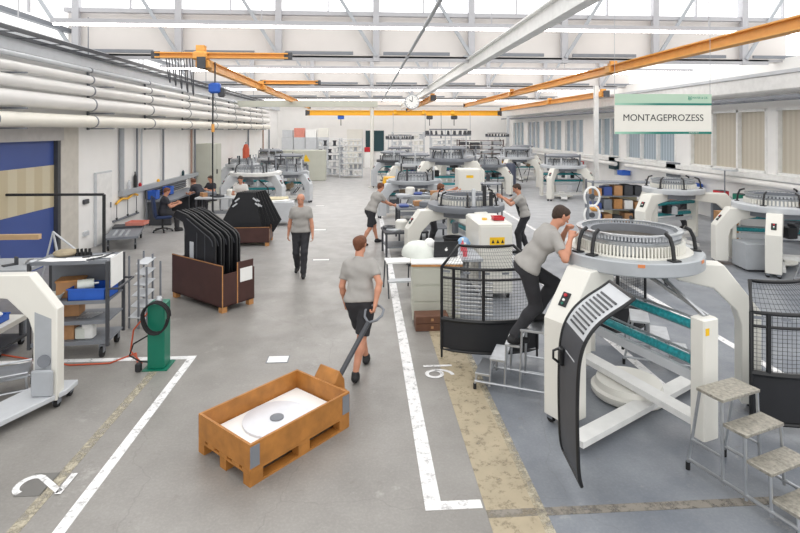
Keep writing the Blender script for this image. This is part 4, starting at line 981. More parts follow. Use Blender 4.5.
for i, (lx, ly, w, d, h, lz, lb) in enumerate(((-.1, 0, .16, .3, .27, .2, 'tall brown carton on the bottom shelf of the tool trolley'), (-.45, 0, .42, .3, .12, .2, 'flat brown carton at the left of the trolley bottom shelf'), (-.55, .05, .3, .3, .22, .52, 'brown carton at the left of the trolley middle shelf'), (-.15, .1, .2, .25, .2, .52, 'small brown carton in the middle of the trolley middle shelf'))):
    t = put('carton', lb, 'box', lx, ly, lz, .05*i); MB().bx((-w/2, -d/2, 0), (w/2, d/2, h), .004).build('carton_body', 'card', t); MB().bx((-.02, -d/2-.002, h-.05), (.02, d/2+.002, h+.002)).build('tape', 'wood', t)
for lx, m, lb in ((.16, 'jar', 'pale green canister on the trolley bottom shelf'), (.3, 'paper', 'white box of cables on the trolley bottom shelf')):
    t = put('canister', lb, 'container', lx, -.12, .2); MB().bx((-.075, -.07, 0), (.075, .07, .17 if m == 'jar' else .24), .02).build('canister_body', m, t); MB().cyl((0, 0, .15), (0, 0, .19 if m == 'jar' else .25), .03).build('cap', 'mgrey', t)
for k in range(5):
    t = put('spanner', 'spanner lying in a row on the middle shelf of the tool trolley', 'tool', .15+k*.07, -.1, .525, 1.3, group='spanners on the middle shelf of the trolley'); MB().beam((-.1, 0, .006), (.1, 0, .006), .016, .01).lathe([(.008, 0), (.02, 0), (.02, .012), (.008, .012)], (.1, 0, 0), 12).build('spanner_body', 'steel', t)
for k in range(4):
    t = put('black_fitting', 'black round fitting standing in a row on the trolley top', 'fitting', -.1+k*.085, .12, hc, group='black fittings in a row on the trolley top'); MB().lathe([(0, 0), (.035, 0), (.03, .05), (.018, .055), (.018, .1), (0, .1)], n=14).build('fitting_body', 'black', t)
random.seed(3)
for k in range(4):
    t = put('paper_sheet', ['white sheet at the left end of the trolley top', 'white sheet in the middle of the trolley top', 'white sheet at the front of the trolley top', 'white sheet at the right end of the trolley top'][k], 'paper', (-.45, 0, .2, .5)[k], (-.1, -.12, -.18, 0)[k], hc+.002*k, random.uniform(-.5, .5)); MB().bx((-.15, -.1, 0), (.15, .1, .003)).build('sheet', 'paper', t)
t = put('cloth_bag', 'crumpled beige cloth bag at the back of the trolley top', 'bag', -.35, .1, hc, .3); MB().sph((0, 0, .05), .12, 14, (1.3, .8, .5)).sph((.1, .02, .05), .08, 12, (1, .9, .6)).build('bag', mat('beige_cloth', '#a79a82', .9, var=.2, bump=.5), t)
for k, lx in enumerate((.35, .5, .62)):
    t = put('hand_tool', ['long black rod tool', 'short black pliers', 'black file'][k]+' on the right part of the trolley top', 'tool', lx, (.0, -.14, .1)[k], hc+.01, .5+k*.5); MB().beam((-.12, 0, .01), (.1, 0, .01), .014, .014).cyl((-.16, 0, .01), (-.06, 0, .01), .014, n=8).build('tool_body', 'dgrey', t)
tr = thing('wire_tripod', 'thin bent steel rod tripod standing behind the left arch frame', 'stand', (-5.5, 9.75, 0))
for e in ((-.35, .05, 0), (.35, -.1, 0), (.05, .3, 0)): MB().tube([(0, 0, 1.35), e], .016, 8).build('leg', 'lgrey', tr)
MB().tube([(0, 0, 1.35), (.6, -.3, 1.05)], .016, 8).build('arm', 'lgrey', tr)
# louvred rack right of trolley
RK = thing('shelf_rack', 'narrow grey rack of white slanted shelves behind the tool trolley', 'rack', (-3.62, 8.75, 0), math.radians(-12))
for k in range(6):
    MB().at((0, .08*k*.5, .2+.16*k), rx=.25).bx((-.10, -.12, 0), (.20-.02*k, .12, .012)).build('shelf', 'lgrey', RK)
for x in (-.1, .06, .2): MB().bx((x-.012, -.1, 0), (x+.012, -.08, 1.15-.8*max(x, 0))).build('post', 'mgrey', RK); MB().bx((x-.012, .27, 0), (x+.012, .29, 1.15-.8*max(x, 0))).build('post', 'mgrey', RK)
# left bench stuff behind the arch
TB = thing('work_table', 'low grey work table behind the left arch frame', 'table', (-6.1, 8.9, 0)); MB().bx((-.8, -.4, .95), (.9, .4, 1.0)).build('table_top', 'grey', TB)
for sx in (-.75, .85):
    for sy in (-.35, .35): MB().bx((sx-.02, sy-.02, 0), (sx+.02, sy+.02, .95)).build('leg', 'mgrey', TB)
random.seed(11)
for k in range(6):
    t = thing('machine_part', ['long steel shaft', 'steel bracket', 'grey flanged ring', 'grey hub', 'black knob plate', 'steel clamp block'][k]+' lying on the low grey work table', 'machine part', (-6.7+.27*k, 8.7+.1*(k % 3), 1.0), k)
    b = MB()
    if k % 3 == 0: b.cyl((-.15, 0, .03), (.15, 0, .03), .025).cyl((-.05, 0, .03), (.05, 0, .03), .05)
    elif k % 3 == 1: b.bx((-.1, -.05, 0), (.1, .05, .02)).bx((-.1, -.05, 0), (-.07, .05, .12))
    else: b.lathe([(.03, 0), (.09, 0), (.09, .03), (.05, .07), (.03, .07)], n=20)
    b.build('part_body', 'steel' if k % 2 else 'dgrey', t)
bt = thing('small_cart', 'low dark cart with a blue tray behind the left arch frame', 'trolley', (-5.35, 7.9, 0)); MB().bx((-.45, -.3, .35), (.35, .3, .42)).build('shelf', 'cream', bt); MB().bx((-.45, -.3, .1), (.35, .3, .14)).build('base', 'dgrey', bt)
for sx in (-.4, .3):
    for sy in (-.25, .25): caster(bt, sx, sy, .05); MB().bx((sx-.02, sy-.02, .14), (sx+.02, sy+.02, .35)).build('post', 'dgrey', bt)
bb = thing('storage_bin', 'small blue bin filled with white paper left of the tool trolley', 'bin', (-5.3, 7.85, .42)); open_bin(bb, .36, .3, .1, 'blue'); 
pr = thing('paper_bundle', 'crumpled white paper in the small blue bin', 'paper', (-5.3, 7.85, .43)); MB().sph((0, 0, .07), .1, 10, (1.3, 1, .6)).sph((.08, .05, .09), .07, 8, (1, 1, .6)).build('paper', 'paper', pr)
st = steps('small ribbed step at the left edge beside the arch frame base', (-4.45, 6.5, 0), math.radians(25), n=1, w=.42, run=.45, rise=.27, tread='steel', name='step_stool')
# black gate frame by the door
gf = thing('guard_rail', 'tall black tube frame standing in front of the blue roller door', 'rail', (0, 0, 0))
q0, q1 = W(0, 193.5, 10.9), W(104, 194.5, 11.3)
MB().tube([Vector((q0.x-1.2, q0.y-.2, q0.z)), q1], .028, 8).build('top_rail', 'ink', gf); MB().tube([q1, Vector((q1.x, q1.y, 0))], .035, 8).build('post', 'ink', gf)
MB().tube([Vector((q0.x-1.2, q0.y-.2, q0.z)), Vector((q0.x-1.2, q0.y-.2, 0))], .035, 8).build('post', 'ink', gf)
# left wall: locker, outlets, hook rack
lk = thing('wall_locker', 'tall white locker against the left wall beside the roller door', 'cabinet', (XL+.12, 15.25, 0)); MB().bx((-.12, -.45, .0), (-.05, .45, 2.0), .01).build('carcass', 'lgrey', lk); dr = MB().bx((-.05, -.42, .05), (-.04, .42, 1.95)).build('door', 'white', lk); MB().bx((-.04, .3, .95), (-.01, .33, 1.1)).build('handle', 'mgrey', dr)
for z, lb in ((1.28, 'black double wall outlet above the other by the white locker'), (.45, 'lower grey wall outlet by the white locker')):
    t = thing('wall_outlet', lb, 'outlet', (XL+.01, 14.35, z)); MB().bx((-.01, -.12, -.06), (.05, .12, .06), .01).build('box', 'dgrey' if z > 1 else 'lgrey', t)
hr_ = thing('hook_rack', 'yellow lifting hook rack hanging on the left wall', 'hook rack', (XL+.02, 16.7, 0))
MB().tube([(.05, -.75, 1.0), (.05, -.4, 1.1), (.05, 0, 1.06), (.05, .4, 1.16), (.05, .7, 1.08)], .035, 8).build('lifting_beam', 'yellow', hr_)
for y in (-.72, 0, .62):
    MB().cyl((.05, y, 1.05), (.05, y, .5), .01).build('chain', 'dgrey', hr_); MB().tube([(.05, y-.05, .58), (.05, y, .5), (.05, y+.05, .58)], .014, 6).build('hook', 'ink', hr_)
MB().bx((.0, -.9, .48), (.06, .8, .53)).build('wall_rail', 'mgrey', hr_)
sc_ = thing('long_spirit_level', 'grey notched steel bar leaning on the wall right of the yellow rack', 'tool', (XL+.1, 18.1, 0)); MB().bx((-.03, -.07, .0), (.03, .07, 1.15)).build('bar', 'mgrey', sc_)
for i, (px, z, h_, m, lb) in enumerate(((132.5, 1.34, .5, 'black', 'tall black bottle on the wall trunking'), (137.5, 1.34, .12, 'red', 'small red can on the wall trunking'), (126.5, 1.34, .28, 'lgrey', 'pale bottle on the wall trunking left of the black bottle'), (156, 1.34, .1, 'yellow', 'little yellow can on the wall trunking'), (181, 1.34, .22, 'darkteal', 'dark flask on the wall trunking near the cabinet'))):
    y = YL(px); t = thing('bottle', lb, 'bottle', (XL+.08, y, z)); MB().lathe([(0, 0), (.05, 0), (.05, h_*.7), (.02, h_*.85), (.02, h_), (0, h_)], n=14).build('bottle_body', m, t)
# grey electrical cabinet
y = YL(210, -6.9); ec = thing('electrical_cabinet', 'tall grey electrical cabinet on the left wall', 'cabinet', (-6.95, y, 0)); MB().bx((-.33, -.75, 0), (.33, .75, 2.55), .01).build('carcass', 'creamdark', ec)
for s_ in (-1, 1): dr = MB().bx((.33, s_*.37-.35, .1), (.35, s_*.37+.35, 2.5)).build('door', 'creamdark', ec); MB().bx((.35, s_*.06-.015, 1.2), (.37, s_*.06+.015, 1.4)).build('handle', 'ink', dr)
dr = MB().bx((-.3, -.77, .1), (.3, -.75, 2.5)).build('side_panel', 'creamdark', ec)
# workbench along left wall with tool panel, chair
wb = thing('workbench', 'long dark workbench along the left wall where men sit', 'workbench', (-6.75, 19.6, 0)); MB().bx((-.4, -1.7, .78), (.4, 2.2, .84)).build('bench_top', 'mgrey', wb)
for y_ in (-1.6, .2, 2.1): MB().bx((-.35, y_-.04, 0), (.35, y_+.04, .78)).build('leg', 'dgrey', wb)
tp = thing('louvre_panel', 'dark louvred tool panel above the left workbench', 'panel', (XL+.06, 20, 0)); MB().bx((-.04, -1.9, .85), (.0, 2.0, 1.3)).build('panel', 'dgrey', tp)
for k in range(5): MB().bx((0, -1.9, .88+k*.08), (.03, 2.0, .91+k*.08)).build('slat', 'mgrey', tp)
for dy, lb in ((-1.9, 'blue bin hung on the tool panel left of the seated man'), (-.6, 'round blue bin on the tool panel right of the seated man')):
    t = thing('storage_bin', lb, 'bin', (-7.0, 20+dy, .86)); open_bin(t, .26, .35, .28, 'blue')
ch = thing('office_chair', 'blue upholstered office chair at the left workbench', 'chair', (-6.25, 16.85, 0), math.radians(-62))
MB().box((0, 0, .47), (.5, .48, .09), .03).build('seat', mat('navy_cloth', '#2b3a5e', .85), ch); MB().at((0, -.25, .82), rx=.12).box((0, 0, 0), (.48, .08, .6), .03).build('backrest', mat('navy_cloth2', '#2b3a5e', .85), ch)
MB().cyl((0, 0, .1), (0, 0, .43), .03).build('gas_column', 'ink', ch)
for k in range(5): a = k*2*PI/5; MB().beam((0, 0, .12), (.28*math.cos(a), .28*math.sin(a), .07), .04, .03).build('base_arm', 'ink', ch); MB().sph((.28*math.cos(a), .28*math.sin(a), .03), .03, 8).build('caster', 'ink', ch)
t = thing('salmon_crate', 'salmon pink plastic tray on a low trolley by the left wall', 'tray', (-6.55, 15.75, .42)); open_bin(t, .5, .4, .1, 'salmon')
lt_ = thing('flat_trolley', 'low flat dark trolley with steel parts by the left wall', 'trolley', (-6.6, 15.1, 0), .3); MB().bx((-.4, -.9, .3), (.4, .9, .36)).build('deck', 'mgrey', lt_); MB().bx((-.38, .4, .36), (.38, .88, .42)).build('riser', 'dgrey', lt_)
for sx in (-.32, .32):
    for sy in (-.75, .75): caster(lt_, sx, sy, .06); MB().bx((sx-.02, sy-.02, .14), (sx+.02, sy+.02, .3)).build('stanchion', 'dgrey', lt_)
for k in range(3):
    t = thing('steel_bar', ['left', 'middle', 'right'][k]+' loose steel bar on the low flat trolley', 'bar', (-6.75+.16*k, 14.9, .375), .3); MB().beam((0, -.6, 0), (0, .25, 0), .06, .03).build('bar', 'grey', t)
# brown crate with guards
def plywood_crate(label, loc, rz, w, d, h, notch=True):
    T = thing('plywood_crate', label, 'crate', loc, rz); t = .024; z = .1
    MB().bx((-w/2, -d/2, z), (w/2, d/2, z+t)).build('floor_board', 'brownply', T)
    MB().bx((-w/2, -d/2, z), (w/2, -d/2+t, z+h)).build('front_board', 'brownply', T); MB().bx((-w/2, d/2-t, z), (w/2, d/2, z+h*.8)).build('back_board', 'brownply', T)
    MB().bx((-w/2, -d/2+t, z), (-w/2+t, d/2-t, z+h*.9)).build('side_board', 'brownply', T)
    MB().bx((w/2-t, -d/2+t, z), (w/2, -d*.05, z+h*.78)).bx((w/2-t, -d*.05, z), (w/2, d/2-t, z+h)).build('side_board', 'brownply', T)
    for sx, sy in ((-1, -1), (1, -1), (1, 1), (-1, 1)): MB().bx((sx*(w/2-.06)-.05, sy*(d/2-.06)-.05, 0), (sx*(w/2-.06)+.05, sy*(d/2-.06)+.05, z)).build('foot_block', 'wood', T)
    MB().bx((-w/2, -d/2-.003, z+h-.012), (w/2, -d/2+.0, z+h+.001)).build('edge_strip', 'wood', T); MB().bx((w/2, -d/2, z), (w/2+.003, -d/2+.02, z+h)).bx((w/2, -d*.05, z), (w/2+.003, -d*.05+.02, z+h)).build('edge_strip', 'wood', T)
    return T
A, B_, C_ = G(172, 297), G(222, 314), G(250, 303)
dv = B_-A; az = math.atan2(dv.y, dv.x); w_c = dv.length; d_c = .68
cc = A+dv/2+Vector((-math.sin(az), math.cos(az), 0))*d_c/2
KA = plywood_crate('dark brown plywood crate full of black curved guards, nearer of two', (cc.x, cc.y, 0), az, w_c, d_c, .72)
MB().bx((w_c/2+.001, .03, .46), (w_c/2+.005, .29, .70)).build('paper_label', 'paper', KA)
def black_guard_panel(label, loc, rz, ry, wd, hgt, group=None):
    """rounded black frame panel with a folded top, stands in a crate"""
    T = thing('machine_guard', label, 'machine guard', loc, rz, group)
    prof = [(0, 0), (0, hgt-.25), (.03, hgt-.1), (.12, hgt), (.3, hgt+.08)]
    L = [(-wd/2, z, 0) for z in (0,)]
    P = lambda s_, i: (s_*wd/2, -prof[i][0]*0+prof[i][0]*-1.0, prof[i][1])
    rim = [P(-1, i) for i in range(5)]+[P(1, i) for i in (4, 3, 2, 1, 0)]
    MB().tube(rim, .02, 6, True).build('rim', 'black', T)
    poly = [(-p[0], p[1]) for p in prof]+[(-p[0]+.012, p[1]) for p in reversed(prof)]
    MB().prism(poly, -wd/2+.02, wd/2-.02, 'x').build('sheet', 'blackm', T)
    MB().bx((-wd*.36, -.02, hgt*.25), (-wd*.18, -.013, hgt*.75)).build('window_plate', 'mgrey', T)
    for k in (-.3, 0, .3): MB().tube([(wd*k, -.016, .1), (wd*k, -.016, hgt-.26)], .008, 5).build('rib', 'dgrey', T)
    return T
CR = Matrix.Translation((cc.x, cc.y, 0)) @ Matrix.Rotation(az, 4, 'Z')
def curved_frame(label, loc, rz, L_=1.25, hgt=1.05, top=.55, group=None):
    """long guard seen from the side: upright sheet, rounded shoulder, long curved top that drops away to the left"""
    T = thing('machine_guard', label, 'machine guard', loc, rz, group)
    out = [(.50, .1), (.50, 1.08), (.47, 1.16), (.38, 1.22), (0, 1.35), (-.40, 1.49), (-.72, 1.54)]
    und = [(-.80, 1.48), (-.78, 1.42), (-.50, 1.36), (-.44, 1.22), (-.44, .1)]
    MB().prism(out+und, -.012, .012, 'y').build('sheet', 'blackm', T)
    MB().tube([(x, 0, z) for x, z in out+und], .02, 8, True).build('rim', 'black', T)
    MB().tube([(x*.9+.01, -.03, z-.06) for x, z in out[1:6]], .010, 6).build('inner_rim', 'dgrey', T)
    MB().bx((-.27, -.022, .72), (-.15, -.013, 1.02)).build('window_plate', 'lgrey', T)
    for k in (-.05, .2): MB().tube([(k, -.016, .15), (k, -.016, 1.2)], .008, 5).build('rib', 'dgrey', T)
    return T
for k in range(7):
    v = CR @ Vector((.04*(k % 2)-.02, -d_c/2+.08+k*.083, .08)); lb = ['nearest', 'second', 'third', 'fourth', 'fifth', 'sixth', 'farthest'][k]
    curved_frame('black curved guard panel in the nearer brown crate, %s of seven' % lb, v, az, group='black guard panels standing in the nearer brown crate')
A, B_ = G(228, 247), G(262, 250); 
kb = plywood_crate('brown plywood crate heaped with black guards, farther of two', ((A.x+B_.x)/2+.05, A.y+.45, 0), 0.05, 1.05, .9, .42)
tt = Vector(((A.x+B_.x)/2+.05, A.y+.45, 0))
for k in range(6):
    a = (k-2.5)/2.5; lb = ['leftmost', 'second from the left', 'third from the left', 'fourth from the left', 'fifth from the left', 'rightmost'][k]
    T = thing('machine_guard', 'black guard in the farther brown crate, %s' % lb, 'machine guard', (tt.x+a*.1, tt.y-.25+.1*k, .14), 0.05, 'black guards leaning in the farther brown crate')
    MB().prism([(-.66+.05*k, .45), (-.22, 1.30), (.22, 1.30), (.66-.05*(5-k), .45), (.45, .12), (-.45, .12)], -.012, .012, 'y').build('sheet', 'blackm', T)
    MB().tube([(-.66+.05*k, 0, .45), (-.22, 0, 1.30), (.22, 0, 1.30), (.66-.05*(5-k), 0, .45)], .02, 6).build('rim', 'black', T)
    for s_ in (-1, 1): [MB().beam((s_*(.30+.06*j), -.03, 1.06-.14*j-.02*k), (s_*(.18+.06*j), -.03, 1.15-.14*j-.02*k), .02, .04).build('clip', 'lgrey', T) for j in range(2)] if k < 2 else None
# grey cart with papers, boards
q = G(281, 226); gc = thing('grey_cart', 'pale grey box cart loaded with white papers left of the aisle', 'cart', (q.x, q.y+.3, 0), .05); MB().bx((-.38, -.3, .12), (.38, .3, .78), .02).build('box', 'lgrey', gc)
for sx in (-.3, .3):
    for sy in (-.22, .22): caster(gc, sx, sy, .05)
for k in range(4): t = thing('paper_sheet', 'white sheet on the grey cart, %s of the pile' % ['bottom', 'second', 'third', 'top'][k], 'paper', (q.x-.1+.05*k, q.y+.3, .782+.006*k), .3*k); MB().bx((-.25, -.15, 0), (.25, .15, .005)).build('sheet', 'paper', t)
q = W(266, 206, 18.8); t = thing('carton', 'long cream carton lying behind the grey cart', 'box', (q.x, q.y, 0)); MB().bx((-.75, -.3, .35), (.75, .3, .75), .01).build('carton_body', mat('cream_card', '#d9cfae', .8), t); MB().bx((-.7, -.25, 0), (.7, .25, .35)).build('plinth', 'mgrey', t)
# ---- middle: desk, laptop, boxes, stool
DK = thing('desk_cabinet', 'cream cabinet desk with a wooden edge in the middle of the hall', 'cabinet', (1.15, 8.95, 0), math.radians(-3))
MB().bx((-.36, -.38, .05), (.42, .42, .93), .01).build('carcass', 'creamdark', DK); MB().bx((-.38, -.40, .93), (.46, .44, .965)).build('desk_top', 'wood', DK); MB().bx((-.38, -.40, .965), (.46, .44, .985)).build('cloth', 'paper', DK)
for k in range(3): d_ = MB().bx((-.33, -.395, .1+k*.27), (.38, -.38, .34+k*.27)).build('drawer', 'creamdark', DK); 
LP = thing('laptop', 'black laptop with a white apple mark on its lid on the cream desk', 'laptop', (1.37, 8.95, .986), math.radians(4))
MB().bx((-.2, .0, 0), (.2, .28, .015), .004).build('keyboard_base', 'ink', LP); MB().at((0, .0, .012), rx=.18).bx((-.21, -.012, 0), (.21, 0, .27), .003).build('screen_lid', 'ink', LP)
MB().at((0, -.013, .14), rx=.18).lathe([(0, 0), (.001, 0)], n=3).build('x', 'paper', LP) if False else None
ap = MB().at((0, 0, .012), rx=.18); ap.tube([(0, -.010, .13), (0, -.022, .13)], .024, 14).tube([(.002, -.018, .155), (.012, -.018, .172)], .006, 6); ap.build('lid_emblem', 'paper', LP)
t = thing('machine_cover', 'cream rounded machine hood standing on the desk beside the laptop', 'machine part', (.93, 9.15, .986)); MB().lathe([(0, 0), (.3, 0), (.3, .06), (.26, .15), (.16, .22), (0, .25)], n=32).build('hood', 'jar', t); MB().sph((.18, -.05, .2), .1, 12).build('bulge', 'paper', t)
for k, (z, lb) in enumerate(((0, 'lower brown wooden box at the foot of the cream desk'), (.12, 'upper brown wooden box at the foot of the cream desk'))):
    t = thing('wooden_box', lb, 'box', (1.05, 8.38, z), .02*k); MB().bx((-.26, -.14, 0), (.26, .14, .115), .006).build('box_body', mat('brown_box%d' % k, '#6d4b3a', .7, var=.15), t); MB().bx((-.02, -.143, .04), (.02, -.14, .08)).build('label', 'card', t)
stl = thing('step_stool', 'small white topped step stool beside the cream desk', 'stool', (.65, 10.35, 0), .1); MB().bx((-.25, -.18, .58), (.25, .18, .61)).build('top_step', 'paper', stl); MB().bx((-.25, -.42, .28), (.25, -.22, .31)).build('lower_step', 'lgrey', stl)
for sx in (-1, 1):
    MB().tube([(sx*.24, -.14, .58), (sx*.25, -.44, 0)], .014, 8).build('leg', 'dgrey', stl); MB().tube([(sx*.24, .16, .58), (sx*.25, .3, 0)], .014, 8).build('leg', 'dgrey', stl)
# control cabinet of the middle machine
CC = thing('control_cabinet', 'cream control cabinet with a yellow label in front of the middle machine', 'cabinet', (2.42, 10.0, 0), .02)
MB().bx((-.32, -.3, .1), (.32, .9, 1.42), .03).build('carcass', 'cream', CC); MB().bx((-.29, -.312, .55), (.29, -.3, 1.36), .01).build('door', 'cream', CC); MB().bx((-.12, -.318, 1.02), (.16, -.312, 1.16)).build('warning_label', 'ylabel', CC)
for k in range(3): MB().prism([(-.09+k*.09, 1.05), (-.03+k*.09, 1.05), (-.06+k*.09, 1.12)], -.32, -.318, 'y').build('warning_sign', 'ink', CC)
for sx in (-.25, .25): caster(CC, sx, -.2); caster(CC, sx, .8)
t = thing('parts_tray', 'small red tray on the cream control cabinet', 'tray', (2.55, 10.05, 1.421)); open_bin(t, .2, .2, .07, 'red')
t = thing('tool_pouch', 'small yellow tape roll on the cream control cabinet', 'tape', (2.3, 10.1, 1.421)); MB().lathe([(.02, 0), (.05, 0), (.05, .03), (.02, .03)], n=16).build('roll', 'yellow', t)
for k, (x, h_) in enumerate(((-.05, .5), (-.3, .42), (.1, .35))):
    t = thing('terminal_post', ['black upright control terminal on the middle machine', 'slim steel post standing on the middle machine', 'short black grip post on the middle machine'][k], 'machine part', (2.75+x, 11.85, 1.40)); MB().bx((-.04, -.03, 0), (.04, .03, h_), .01).build('post_body', 'ink' if k != 1 else 'lgrey', t); MB().bx((-.07, -.05, -.0), (.07, .05, .03)).build('foot', 'mgrey', t)
t = thing('waste_bin', 'black plastic waste bin under the cream arch of the middle machine', 'bin', (1.95, 11.6, 0)); MB().lathe([(0, .0), (.17, .0), (.22, .75), (.24, .76), (.24, .79), (.2, .79), (.15, .03), (0, .03)], n=28).build('bin_body', 'blackm', t)
for k in range(2): t = thing('spray_bottle', ['pink bottle nearer to the laptop', 'pink bottle farther from the laptop'][k]+' between laptop and control cabinet', 'bottle', (1.78+.03*k, 9.35+.4*k, .90)); MB().lathe([(0, 0), (.04, 0), (.04, .13), (.015, .17), (.015, .2), (0, .2)], n=14).build('bottle_body', 'bottle', t); MB().lathe([(0, .2), (.02, .2), (.02, .24), (0, .24)], n=10).build('cap', 'paper', t)
sd_ = thing('side_table', 'grey parts table between the laptop desk and the control cabinet', 'table', (1.8, 9.7, 0)); MB().bx((-.25, -.6, .86), (.25, .6, .9)).build('table_top', 'grey', sd_)
for sx in (-.2, .2):
    for sy in (-.55, .55): MB().bx((sx-.02, sy-.02, 0), (sx+.02, sy+.02, .86)).build('leg', 'mgrey', sd_)
t = thing('cleaning_cloth', 'light blue cloth heap near the middle control cabinet', 'cloth', (1.9, 10.15, .90)); MB().sph((0, 0, .08), .12, 12, (1, .8, .9)).sph((.05, .03, .05), .1, 10, (1, 1, .6)).build('cloth', mat('pale_blue_cloth', '#9fc3e6', .9, bump=.5), t)
# rear control cabinet with yellow label
rc = thing('control_cabinet', 'tall cream cabinet with yellow label behind the man with outstretched arms', 'cabinet', (3.2, 16.4, 0)); MB().bx((-.35, -.3, .05), (.35, .3, 1.95), .02).build('carcass', 'cream', rc); MB().bx((-.31, -.315, .3), (.31, -.3, 1.9), .01).build('door', 'cream', rc); MB().bx((-.1, -.32, 1.68), (.12, -.316, 1.76)).build('warning_label', 'ylabel', rc)
sh2 = thing('tool_trolley', 'blue grey shelf trolley right of the rear cream cabinet', 'trolley', (4.15, 17.4, 0))
for z in (.2, .6, 1.0, 1.35): MB().bx((-.35, -.3, z), (.35, .3, z+.04)).build('shelf', 'mgrey' if z != .6 else 'navy', sh2)
for sx in (-.33, .33):
    for sy in (-.28, .28): MB().bx((sx-.02, sy-.02, .1), (sx+.02, sy+.02, 1.4)).build('post', 'dgrey', sh2); caster(sh2, sx*.9, sy*.9, .05)
# crowded tables on the aisle's right side (behind the blurred man)
def parts_table(label, loc, rz, w, d, h, top='grey', n=6, seed=1, where='', low=True):
    T = thing('work_table', label, 'table', loc, rz); MB().bx((-w/2, -d/2, h-.05), (w/2, d/2, h)).build('table_top', top, T)
    if low: MB().bx((-w/2+.05, -d/2+.05, h*.35), (w/2-.05, d/2-.05, h*.35+.03)).build('lower_shelf', 'mgrey', T)
    for sx in (-1, 1):
        for sy in (-1, 1): MB().bx((sx*(w/2-.04)-.025, sy*(d/2-.04)-.025, 0), (sx*(w/2-.04)+.025, sy*(d/2-.04)+.025, h-.05)).build('leg', 'dgrey', T)
    rnd = random.Random(seed); Mx = Matrix.Translation(loc) @ Matrix.Rotation(rz, 4, 'Z')
    ordn = ['first', 'second', 'third', 'fourth', 'fifth', 'sixth', 'seventh', 'eighth']
    kinds = [('gear_ring', 'round grey gear ring', 'dgrey'), ('cover_plate', 'flat pale cover plate', 'lgrey'), ('cable_drum', 'low cream drum', 'cream'), ('blue_cloth', 'folded blue cloth', 'navy'), ('steel_shaft', 'long steel shaft', 'steel'), ('parts_box', 'small brown parts box', 'card'), ('grey_box', 'grey tool case', 'mgrey'), ('black_ring', 'wide black ring', 'black')]
    for k in range(n):
        nm, ad, mm = kinds[(k+seed) % 8]; x = -w/2+.2+(w-.4)*k/max(n-1, 1); y = rnd.uniform(-d/2+.2, d/2-.2)
        t = thing(nm, '%s lying on the %s' % (ad, where), 'machine part', Mx @ Vector((x, y, h)), rnd.uniform(0, 3)); b = MB(); q = (k+seed) % 8
        if q in (0, 7): b.lathe([(.1, 0), (.19, 0), (.19, .06), (.1, .06)], n=24)
        elif q == 1: b.bx((-.22, -.15, 0), (.22, .15, .03), .005)
        elif q == 2: b.lathe([(0, 0), (.16, 0), (.16, .2), (.12, .24), (0, .24)], n=24)
        elif q == 3: b.box((0, 0, .04), (.35, .28, .08), .03)
        elif q == 4: b.cyl((-.25, 0, .03), (.25, 0, .03), .025).cyl((-.1, 0, .03), (0, 0, .03), .05)
        elif q == 5: b.bx((-.13, -.1, 0), (.13, .1, .14), .004)
        else: b.bx((-.2, -.12, 0), (.2, .12, .16), .02)
        b.build(nm.split('_')[-1]+'_body', mm, t)
    return T
parts_table('dark parts table beside the aisle next to the walking man in shorts', (1.65, 15.3, 0), .05, 1.5, .9, .95, 'mgrey', 6, 3, 'dark parts table beside the aisle')
parts_table('low blue grey parts table nearer to the aisle stool', (1.0, 13.5, 0), .1, 1.1, .8, .62, 'dgrey', 6, 0, 'low table near the aisle stool')
parts_table('grey parts table in front of the grey machine in the middle background', (1.9, 17.6, 0), 0, 1.7, .8, 1.0, 'grey', 6, 1, 'grey table in the middle background')
parts_table('parts table on the left bay side in front of the pale machine', (-5.1, 18.7, 0), 0, 1.3, .7, .85, 'lgrey', 6, 5, 'parts table of the left bay')
parts_table('steel table in the right bay behind the large machine', (5.3, 10.6, 0), .2, 1.5, .9, .8, 'lgrey', 7, 2, 'steel table in the right bay')
# far racks
def rack(label, loc, rz, w, d, h, nz, m='mgrey', items=None, seed=0, tilt=0, group=None, im=('paper',), name='storage_rack', iname='spool', ilabel=None, rows=6):
    T = thing(name, label, 'rack', loc, rz)
    for sx in (-1, 1):
        for sy in (-1, 1): MB().bx((sx*w/2-.03, sy*d/2-.03, 0), (sx*w/2+.03, sy*d/2+.03, h)).build('post', m, T)
    Mx = Matrix.Translation(loc) @ Matrix.Rotation(rz, 4, 'Z'); rnd = random.Random(seed)
    for k in range(nz):
        z = .12+(h-.2)*k/max(nz-1, 1); MB().bx((-w/2, -d/2, z), (w/2, d/2, z+.03)).build('shelf', m, T)
        if items and k < nz-1:
            gap = (h-.2)/max(nz-1, 1)
            for j in range(rows):
                x = -w/2+w*(j+.5)/rows; mm = rnd.choice(im); hh_ = gap*rnd.uniform(.45, .8)
                t = thing(iname, ilabel, iname.replace('_', ' '), Mx @ Vector((x, -d*.1, z+.03)), rz, group)
                b = MB()
                if items == 'spool': b.lathe([(0, 0), (w/rows*.42, 0), (w/rows*.42, hh_*.15), (w/rows*.3, hh_*.2), (w/rows*.3, hh_*.8), (w/rows*.42, hh_*.85), (w/rows*.42, hh_), (0, hh_)], n=14)
                else: b.box((0, 0, hh_/2), (w/rows*.8, d*.7, hh_), .01)
                b.build(iname+'_body', mm, t)
    return T
rack('tall wire rack full of white rings in the far left background, left one', W(330, 165, 36.5).xy.to_3d(), 0, 1.6, .8, 2.6, 6, 'lgrey', 'spool', 1, group='white rings on the left far rack', im=('paper', 'lgrey', 'dgrey'), iname='ring_spool', ilabel='pale ring stored on the left far wire rack', rows=5)
